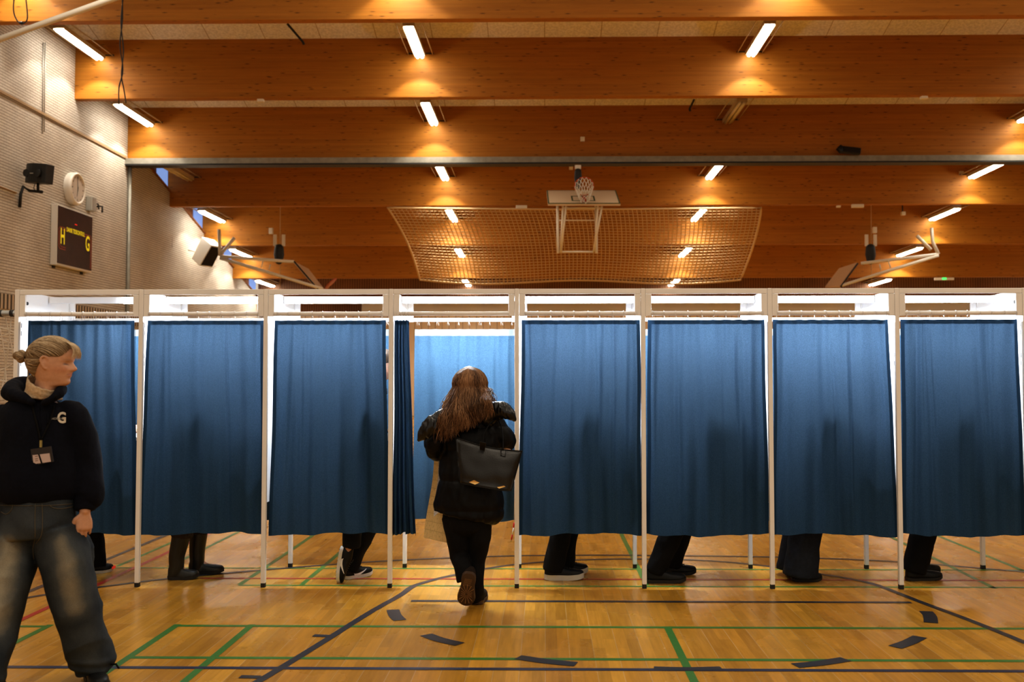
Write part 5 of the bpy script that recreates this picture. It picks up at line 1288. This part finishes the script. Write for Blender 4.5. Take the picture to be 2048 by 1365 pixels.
# ballots
def sheet(name, label, pxs, Y0, mt, cat='ballot paper', bow=.03):
    root = thing(name, label, cat, at(pxs[0][0], pxs[0][1], Y0)); n = 16; bm = bmesh.new(); uvl = bm.loops.layers.uv.new('UVMap'); G = []
    tl, tr, br, bl_ = [at(p[0], p[1], Y0) for p in pxs]
    for j in range(n+1):
        v = j/n; a = lerp(tl, bl_, v); b = lerp(tr, br, v); G.append([bm.verts.new(lerp(a, b, i/6)+V((.012*math.sin(v*5)*(1-i/6), bow*math.sin(v*PI)+.02*math.sin(i/6*PI+v*2), 0))) for i in range(7)])
    for j in range(n):
        for i in range(6):
            f = bm.faces.new((G[j][i], G[j+1][i], G[j+1][i+1], G[j][i+1])); f.smooth = True
            for l_, (a, b) in zip(f.loops, ((i, j), (i, j+1), (i+1, j+1), (i+1, j))): l_[uvl].uv = (a/6, b/n)
    obj('sheet', bm, mt, root); return root
def paper(name, col, ink, rows_, cols_, lw, text):
    m = mat(name, col, .7); t = NT(m); c = t.n('ShaderNodeTexCoord')
    bk = t.n('ShaderNodeTexBrick', offset=0.0)
    for k, v in (('Color1', (*col, 1)), ('Color2', (*col, 1)), ('Mortar', (*ink, 1)), ('Scale', 1.0), ('Mortar Size', lw), ('Brick Width', 1/cols_), ('Row Height', 1/rows_)): bk.inputs[k].default_value = v
    t.l(c.outputs['UV'], bk.inputs[0]); o_ = bk.outputs[0]
    if text:
        mp = t.n('ShaderNodeMapping'); mp.inputs['Scale'].default_value = (cols_*9, rows_*3, 1); t.l(c.outputs['UV'], mp.inputs[0])
        nz = t.n('ShaderNodeTexNoise', i_Scale=1.0, i_Detail=1.0); t.l(mp.outputs[0], nz.inputs[0]); o_ = t.mix(o_, ink, t.ramp(nz.outputs[0], [(.58, (0,)*3), (.62, (.7,)*3)]))
    t.l(o_, t.b.inputs['Base Color']); return m
sheet('ballot_paper', 'long yellow ballot paper with a printed grid held in front of the dark jacket', [(868, 880), (905, 880), (898, 1086), (850, 1076)], 7.06, paper('yellow_ballot', (.72, .55, .27), (.50, .37, .17), 12, 4, .0028, True))
sheet('ballot_paper', 'white printed ballot sheet beside the yellow one at the jacket edge', [(873, 895), (900, 897), (895, 1010), (870, 1035)], 7.00, paper('white_ballot', (.62, .60, .60), (.22, .22, .24), 26, 2, .002, True))
sheet('ballot_paper', 'upper corner of a white folded paper beside the brown hair', [(884, 803), (900, 803), (896, 832), (876, 832)], 6.98, paper('white_fold', (.8, .78, .76), (.7, .68, .66), 2, 1, .002, False))

# ---------------------------------------------------------------- blonde woman at left
root = thing('person', 'blonde woman in navy hoodie and baggy faded jeans walking past, looking right', 'person', (at(75, 1000, 5.0).x, 5.0, 0))
YA = 5.0
hO = at(98.7, 771, 4.97); hf = head_frame(hO, (1, .10, -.07), (.10, -1, 0), .2365)
S = V((1, 0, .02)).normalized(); J = dict(head=hf, neck=at(84, 795, 5.03), chest=at(78, 862, 5.03), pelvis=at(72, 1035, 5.0), side=S)
J['shR'] = at(8, 835, 5.02); J['elR'] = at(-22, 930, 5.05); J['wrR'] = at(-30, 1010, 4.93)
J['shL'] = at(142, 828, 5.02); J['elL'] = at(170, 930, 5.06); J['wrL'] = at(170, 1022, 4.99)
J['hdL'] = V((-.02, -.02, -1)); J['hnL'] = V((-.55, .83, 0)); J['tsL'] = -1; J['curlL'] = .40
J['hdR'] = V((0, -.1, -1)); J['hnR'] = V((1, 0, 0)); J['tsR'] = -1
J['hipL'] = at(105, 1050, 5.0); J['hipR'] = at(38, 1050, 5.0)
J['knL'] = at(143, 1195, 4.99); J['anL'] = at(186, 1335, 5.13); J['ftL'] = V((at(197, 1350, 5.0).x, 5.01, .05))
J['knR'] = at(15, 1200, 4.86); J['anR'] = at(-22, 1372, 4.72); J['ftR'] = V((at(-22, 1372, 4.72).x-.06, 4.62, .05))
bm = body_mesh(J, .0038, sm=4)
body = obj('body', bm, M['skin'], root, smooth=True); paint_face(body, hf)
# hoodie
nv = cloth('navy_fleece', (.0030, .0040, .0095), .95, 60, .3)
bm = bmesh.new()
loft(bm, [(at(74, 1000, 5.0), .188, .145), (at(74, 985, 5.0), .205, .160), (at(75, 960, 5.0), .210, .165), (at(76, 900, 5.02), .205, .155), (at(77, 850, 5.03), .205, .145), (at(79, 822, 5.04), .185, .125), (at(82, 806, 5.05), .125, .10), (at(84, 799, 5.05), .09, .08)], n=44, side=S, sub=4, cap='flat')
loft(bm, [(at(125, 832, 5.03), .075), (at(146, 838, 5.03), .078), (at(163, 880, 5.05), .076), (at(172, 930, 5.06), .074), (at(177, 975, 5.04), .076), (at(176, 996, 5.02), .070), (at(171, 1004, 5.01), .050), (at(170, 1020, 5.0), .046)], n=26, side=(0, 1, 0), sub=4, cap='flat')
loft(bm, [(at(20, 838, 5.03), .075), (at(0, 845, 5.03), .078), (at(-18, 890, 5.05), .076), (at(-26, 935, 5.05), .074), (at(-32, 985, 4.98), .07), (at(-30, 1008, 4.94), .048)], n=26, side=(0, 1, 0), sub=4, cap='flat')
bm = remesh(bm, .0065, 3)
def hd_wr(c, n): return .007*((1-abs(noise.noise(V((c.x*7, c.y*7, c.z*4))))*2.4)) + .003*noise.noise(V((c.x*22, c.y*22, c.z*14)))
displace(bm, hd_wr); bvh_h = BVHTree.FromBMesh(bm); hoodie = obj('hoodie', bm, nv, root, smooth=True)
# hood bunched around the neck
bm = bmesh.new()
loft(bm, [(at(88, 807, 4.91), .012, .012), (at(106, 797, 4.90), .018, .017), (at(121, 784, 4.96), .026, .024), (at(119, 776, 5.08), .030, .028), (at(95, 772, 5.16), .036, .03), (at(66, 770, 5.18), .042, .035), (at(36, 775, 5.14), .050, .045), (at(22, 785, 5.03), .044, .045), (at(38, 793, 4.94), .030, .028), (at(64, 804, 4.90), .016, .015)], n=18, side=(0, 0, 1), sub=4, closed=False)
bm = remesh(bm, .006, 3); displace(bm, wrinkle(.006, (14, 14, 14), seed=4)); obj('hood', bm, nv, hoodie, smooth=True)
for pts in ([(80, 803), (78, 830), (81, 862)], [(92, 801), (96, 830), (94, 850)]):
    b2 = bmesh.new(); tube(b2, [V(p) for p in drape_pts(pts, bvh_h, .004, 4.88)], .0032, 6, 3); obj('drawstring', b2, nv, hoodie, smooth=True)
# turtleneck
bm = bmesh.new(); rg = []
for j in range(9):
    v = j/8
    for_ = []
    for k in range(40):
        a = 2*PI*k/40; c_ = lerp(at(86, 797, 5.0), at(88, 766, 4.975), v); r_ = lerp(.086, .073, v)*(1+.02*math.sin(v*9+k*.3)); 
        for_.append(bm.verts.new(c_+V((r_*1.05*math.cos(a), r_*math.sin(a), .045*math.cos(a)*(-1)*(.2+.6*v)+.02*math.sin(a)*v+.002*math.sin(k*2.1)))))
    rg.append(for_)
for a, b in zip(rg[:-1], rg[1:]):
    for k in range(40): bm.faces.new((a[k], a[(k+1) % 40], b[(k+1) % 40], b[k]))
o = obj('turtleneck', bm, cloth('cream_knit', (.55, .42, .28), .9, 90, .4), root, smooth=True); sm_ = o.modifiers.new('s', 'SOLIDIFY'); sm_.thickness = .008
# jeans
bm = bmesh.new(); waist = at(74, 1000, 5.0)
loft(bm, [(at(74, 995, 5.0), .178, .135), (at(73, 1030, 5.0), .190, .15), (at(73, 1058, 5.0), .195, .155), (at(73, 1072, 5.0), .185, .15)], n=36, side=S, sub=3, cap='flat')
LL = [(at(112, 1060, 5.0), .110, .13), (at(126, 1110, 5.0), .122, .13), (at(138, 1160, 5.0), .115, .12), (at(149, 1205, 5.0), .104, .11), (at(160, 1250, 5.03), .103, .105), (at(173, 1290, 5.07), .104, .105), (at(187, 1322, 5.10), .104, .105), (at(192, 1338, 5.11), .090, .098)]
loft(bm, LL, n=30, side=S, sub=4, cap='flat')
# seat fabric behind, pulled right
loft(bm, [(at(132, 1085, 5.10), .08), (at(158, 1105, 5.12), .075), (at(160, 1150, 5.14), .065), (at(172, 1220, 5.16), .075), (at(182, 1270, 5.17), .07), (at(186, 1300, 5.16), .06)], n=20, side=S, sub=3)
RL = [(at(36, 1060, 5.0), .112, .13), (at(24, 1110, 4.97), .122, .13), (at(10, 1170, 4.9), .115, .12), (at(-5, 1230, 4.84), .104, .112), (at(-25, 1300, 4.78), .105, .11), (at(-42, 1362, 4.73), .11, .115)]
loft(bm, RL, n=30, side=S, sub=4, cap='flat')
bm = remesh(bm, .0065, 3)
axisL = [p[0] for p in smooth_pts([(tuple(x[0]),) for x in LL], 1)] if False else [x[0] for x in LL]
def jw(c, n):
    w = .011*(1-abs(noise.noise(V((c.x*5+c.z*2, c.y*5, c.z*5-c.x*3))))*2.3)+.004*noise.noise(V((c.x*18, c.y*18, c.z*10)))
    if c.z < .16: w += .010*math.sin(c.z*120+c.x*20)*max(0, 1-c.z/.16)
    return w
displace(bm, jw); bvh_j = BVHTree.FromBMesh(bm)
jm = mat('faded_denim', (.1, .12, .15), .85, spec=.2); t = NT(jm); a_ = t.n('ShaderNodeAttribute', attribute_name='fade'); c = t.coord(); nz = t.n('ShaderNodeTexNoise', i_Scale=9.0, i_Detail=6.0); t.l(c, nz.inputs[0])
nz2 = t.n('ShaderNodeTexNoise', i_Scale=400.0, i_Detail=2.0); t.l(c, nz2.inputs[0])
ad = t.n('ShaderNodeMath', operation='MULTIPLY_ADD'); t.l(nz.outputs[0], ad.inputs[0]); ad.inputs[1].default_value = .5; t.l(a_.outputs['Fac'], ad.inputs[2])
cc = t.ramp(ad.outputs[0], [(.20, (.022, .030, .040)), (.55, (.065, .075, .082)), (.85, (.20, .185, .145)), (1.0, (.30, .27, .20))])
t.l(t.mix(cc, t.ramp(nz2.outputs[0], [(.3, (.8,)*3), (.7, (1.15,)*3)]), 1.0, 'MULTIPLY'), t.b.inputs['Base Color']); t.bump(nz2.outputs[0], .15, .002)
jeans = obj('jeans', bm, jm, root, smooth=True)
at_ = jeans.data.attributes.new('fade', 'FLOAT', 'POINT')
def seg_d(p, a, b):
    ab = b-a; t_ = max(0, min(1, (p-a).dot(ab)/ab.length_squared)); return (p-(a+ab*t_)), t_
fl_lines = [([at(125, 1085, 4.87), at(137, 1150, 4.88), at(152, 1215, 4.90)], .065, .62), ([at(14, 1100, 4.84), at(-2, 1190, 4.76), at(-10, 1250, 4.72)], .085, .70), ([at(150, 1110, 5.0), at(165, 1150, 5.05)], .05, .4), ([at(165, 1265, 4.97), at(185, 1325, 5.0)], .05, .25), ([at(70, 1020, 4.85), at(70, 1060, 4.85)], .12, .12)]
for i, v in enumerate(jeans.data.vertices):
    s_ = 0
    for P, w_, k_ in fl_lines:
        for a, b in zip(P[:-1], P[1:]):
            d, _ = seg_d(v.co, a, b); s_ = max(s_, k_*math.exp(-(d.length/w_)**2))
    at_.data[i].value = s_
thread = mat('denim_seam', (.085, .075, .055), .8)
for nm, pts in (('fly_seam', [(71, 1008), (70, 1040), (70, 1075), (66, 1098), (68, 1120)]), ('fly_seam', [(84, 1008), (85, 1040), (83, 1070), (72, 1088)]), ('pocket_seam', [(2, 1024), (12, 1029), (22, 1022), (26, 1010)]), ('pocket_seam', [(98, 1010), (106, 1016), (122, 1018), (146, 1014)]), ('waistband_seam', [(0, 1011), (40, 1012), (70, 1012), (110, 1011), (146, 1008)])):
    P = drape_pts([tuple(p) for p in smooth_pts(pts, 5)], bvh_j, .001, 4.86); b2 = bmesh.new(); tube(b2, P, .0022, 5); obj(nm, b2, thread, jeans)
# shoes
up = V((0, 0, 1))
h_ = fl(193, 1352); 
shoe(root, V((at(181, 1350, 5.2).x, 5.20, 0)), V((at(203, 1350, 4.93).x, 4.93, 0)), M['black_shoe'], M['dark_sole'], W=.105, laces=M['lace'])
bm = bmesh.new(); tube(bm, drape_pts([(222, 1330)], bvh_j, .004, 5.05)+[at(232, 1329, 5.05), at(238, 1338, 5.05)], .005, 6); obj('shoe_lace_end', bm, M['black_cloth'], root)
shoe(root, V((J['anR'].x, 4.78, 0)), V((J['anR'].x-.10, 4.52, 0)), M['black_shoe'], M['dark_sole'], W=.105)
# hair pulled back to a bun
rnd = random.Random(5); st = []; bunc = hf@V((-.625, 0, .56)); tie = hf@V((-.50, 0, .53))
base = bmesh.new(); rings = []
def skull(u, th, k=1.0):
    uc = min(.999, u); g = math.sqrt(max(0, 1-((uc-.6)/.402)**2)) if uc > .6 else 1
    f0, l0 = head_point(min(uc, .6), th); f1, l1 = head_point(.78, th)
    return hf@V((f0*g*k, l0*g*k, u+.012*k))
def hairline(th):
    a = abs(th)
    return interp([(0, .80), (.45, .77), (.8, .66), (1.1, .60), (1.45, .60), (1.75, .47), (2.1, .24), (2.6, .13), (PI, .10)], a)
for i in range(22):
    ring = []
    for k in range(60):
        th = -PI+2*PI*k/60; u = lerp(hairline(th), 1.035, (i/21)); ring.append(base.verts.new(skull(min(u, .999), th, 1.01+.03*math.sin(i/21*PI))))
    rings.append(ring)
for a, b in zip(rings[:-1], rings[1:]):
    for k in range(60): base.faces.new((a[k], a[(k+1) % 60], b[(k+1) % 60], b[k]))
base.faces.new(rings[-1])
tie_l = V((-.50, 0, .53))
for k in range(1500):
    th = rnd.uniform(-PI*.97, PI*.97); u = hairline(th)+.01
    if rnd.random() < .6: u = lerp(u, 1.0, rnd.random()**1.3)
    uc = min(.999, u); g = math.sqrt(max(0, 1-((uc-.6)/.402)**2)) if uc > .6 else 1
    f0, l0 = head_point(min(uc, .6), th); p0 = V((f0*g*1.06, l0*g*1.06, u+.02)); P = []
    for j in range(9):
        q = j/8; p = p0.lerp(tie_l, q); p.z += .10*math.sin(q*PI)*(1 if p0.z > .55 else -.1)
        # push out to ellipsoid
        cx, cz = .0, .56; rx, ry, rz = .505, .37, .465
        d = V(((p.x-cx)/rx, p.y/ry, (p.z-cz)/rz)); L_ = d.length
        if L_ > 1e-3 and j not in (0,) : 
            k2 = (1.055+rnd.uniform(-.008, .014))/L_; k2 = 1+(k2-1)*min(1, (1-q)*6+.0) if q > .86 else k2
            if L_ < 1.02 or p.z > .5: p = V((cx+d.x*rx*k2, d.y*ry*k2, cz+d.z*rz*k2))
        P.append(hf@p)
    st.append((spl(P, 2), rnd.uniform(.0008, .0018), rnd.gauss(.42, .26)+.25*(p0.z > .8)))
# bangs over the forehead
for k in range(120):
    l0 = rnd.uniform(-.20, .22); P = [hf@V((.26, l0*.6, .955)), hf@V((.39, l0*.9, .91)), hf@V((.475+rnd.uniform(-.01, .02), l0, .82)), hf@V((.505+rnd.uniform(-.01, .02), l0*1.1, .72)), hf@V((.50+rnd.uniform(-.02, .02), l0*1.2+rnd.uniform(-.03, .03), rnd.uniform(.56, .66)))]
    st.append((spl(P, 3), rnd.uniform(.0008, .0016), rnd.uniform(.6, 1.05)))
for k in range(40): # fly-aways
    a = rnd.uniform(.2, 2.6); P = [hf@V((.44*math.cos(a), rnd.uniform(-.1, .1), .56+.44*math.sin(a))), hf@V((.50*math.cos(a-.15), rnd.uniform(-.1, .1), .56+.50*math.sin(a-.15))), hf@V((.52*math.cos(a+.25), rnd.uniform(-.1, .1), .56+.50*math.sin(a+.25)))]
    st.append((spl(P, 4), .0006, .9))
for k in range(6):
    P = [hf@V((.16, -.36, .50)), hf@V((.26, -.375, .40)), hf@V((.34, -.36, .30+.01*k))]; st.append((spl(P, 4), .0006, .8))
for k in range(14):
    P = [hf@V((-.46, -.05, .42)), hf@V((-.50+.02*rnd.random(), -.08, .20)), hf@V((-.47+.03*rnd.random(), -.08, -.05)), hf@V((-.44, -.05, -.2))]; st.append((spl(P, 4), .0011, rnd.uniform(.3, .9)))
# bun
b0 = bmesh.new(); mb = hf.to_3x3(); ax = mb.col[0].normalized()
loft(base, [(hf@V((-.50, 0, .55)), .016), (hf@V((-.55, 0, .56)), .024), (hf@V((-.63, 0, .575)), .029), (hf@V((-.71, 0, .58)), .022)], n=18, side=(0, 1, 0), sub=3); b0.free()
for k in range(130):
    a0 = rnd.uniform(0, 2*PI); P = []
    for j in range(9):
        q = j/8; x = -.52-.24*q; r_ = (.128*math.sin(PI*(q*.86+.12))+.01)*(1+rnd.uniform(-.02, .03)); a = a0+q*.9; P.append(hf@V((x, r_*math.cos(a), .57+r_*math.sin(a))))
    st.append((P, .0016, rnd.gauss(.5, .25)))
hair_obj('hair', st, hair_mat('blonde_hair', ((.10, .062, .032), (.34, .235, .13), (.72, .58, .40))), root, base=base)
b2 = bmesh.new(); ringp = [hf@V((-.515, .075*math.cos(a), .545+.075*math.sin(a))) for a in [k*PI/10 for k in range(20)]]; tube(b2, ringp, .005, 6, closed=True); obj('hair_tie', b2, M['black_cloth'], root, smooth=True)
# earring
gold = mat('gold', (.9, .6, .2), .25, .9); b2 = bmesh.new(); e0 = hf@V((.0, -.385, .30)); ringp = [e0+V((.012*math.cos(a), 0, .012*math.sin(a)-.012)) for a in [k*PI/9 for k in range(18)]]; tube(b2, ringp, .0018, 6, closed=True); ball(b2, e0+V((.012, -.002, -.022)), .0042, 8); obj('earring', b2, gold, root, smooth=True)
# chest emblem
def drape(bm_, M_px, bv_, off, Ys):
    for v in bm_.verts:
        px, py = M_px(v.co); d = ray(px, py).normalized(); h = bv_.ray_cast(CAMP+d, d); v.co = (h[0]-d*off) if h[0] is not None else at(px, py, Ys)
white = mat('cream_print', (.62, .56, .46), .8)
bm = text_bm('G', 1.0, 1, 0, .035); bmesh.ops.subdivide_edges(bm, edges=[e for e in bm.edges if e.calc_length() > .1], cuts=2)
drape(bm, lambda c: (123.5+c.x*25, 837-c.y*30), bvh_h, .004, 4.85); obj('letter_emblem', bm, white, hoodie)
bm = text_bm('NORDIC', 1.0, 1, 0, .02)
drape(bm, lambda c: (115+c.x*6.0, 838-c.y*6.0), bvh_h, .006, 4.85); obj('small_lettering', bm, mat('grey_print', (.25, .23, .20), .8), hoodie)
# badge on lanyard
bd = thing('name_badge', 'dark badge holder with white card hanging on a black lanyard on the navy hoodie', 'badge', at(84, 910, 4.85))
for pts in ([(70, 795), (66, 815), (74, 850), (80, 880)], [(112, 790), (104, 830), (92, 860), (82, 880)]):
    b2 = bmesh.new(); P = drape_pts([tuple(p) for p in smooth_pts(pts, 5)], bvh_h, .005, 4.86); loft(b2, [(p, .006, .0015) for p in P], n=4, side=(1, 0, 0), cap='flat'); obj('lanyard', b2, M['black_cloth'], bd)
c0 = drape_pts([(84, 908)], bvh_h, .012, 4.86)[0]; Yb2 = c0.y-.004
b2 = bmesh.new(); c1 = at(82, 887, Yb2); bx(b2, c1.x-.005, c1.x+.005, Yb2-.004, Yb2+.004, c1.z-.02, c1.z+.014); obj('clip', b2, mat('brass_clip', (.4, .32, .12), .4, .6), bd)
b2 = bmesh.new(); P = [at(*p, Yb2) for p in ((61, 908), (101, 894), (107, 921), (66, 931))]; P = [at(*p, Yb2) for p in ((61, 899), (102, 893), (107, 924), (65, 932))]
t_ = [b2.verts.new(p) for p in P]; u_ = [b2.verts.new(p+V((0, .005, 0))) for p in P]; b2.faces.new(t_); b2.faces.new(u_[::-1])
for k in range(4): b2.faces.new((t_[k], u_[k], u_[(k+1) % 4], t_[(k+1) % 4]))
bmesh.ops.recalc_face_normals(b2, faces=b2.faces); obj('holder', b2, mat('badge_holder', (.022, .016, .014), .35), bd)
b2 = bmesh.new(); b2.faces.new([b2.verts.new(at(*p, Yb2-.002)) for p in ((65, 911), (99, 907), (102, 924), (67, 929))]); card = obj('card', b2, mat('badge_card', (.55, .44, .42), .6), bd)
b2 = bmesh.new(); b2.faces.new([b2.verts.new(at(*p, Yb2-.003)) for p in ((76, 909), (79, 909), (85, 927), (82, 928))]); obj('card_stripe', b2, M['black_cloth'], card)
for y0_ in (0, 5, 9):
    b2 = bmesh.new(); b2.faces.new([b2.verts.new(at(*p, Yb2-.003)) for p in ((70, 913+y0_), (76, 912+y0_), (76, 913.2+y0_), (70, 914.2+y0_))]); obj('print_line', b2, mat('card_ink', (.2, .12, .1), .7), card)
# ---------------------------------------------------------------- world and colour
sc = bpy.context.scene
w = bpy.data.worlds.new('world'); sc.world = w; w.use_nodes = True
bg = w.node_tree.nodes['Background']; bg.inputs[0].default_value = (1.0, .84, .66, 1); bg.inputs[1].default_value = .62
sc.view_settings.view_transform = 'Standard'; sc.view_settings.look = 'Medium High Contrast'; sc.view_settings.exposure = -0.1
sc.cycles.max_bounces = 6; sc.cycles.diffuse_bounces = 3; sc.cycles.glossy_bounces = 3; sc.cycles.transmission_bounces = 4; sc.cycles.transparent_max_bounces = 6
sc.cycles.sample_clamp_indirect = 6; sc.cycles.caustics_reflective = False; sc.cycles.caustics_refractive = False
sc.cycles.use_denoising = True
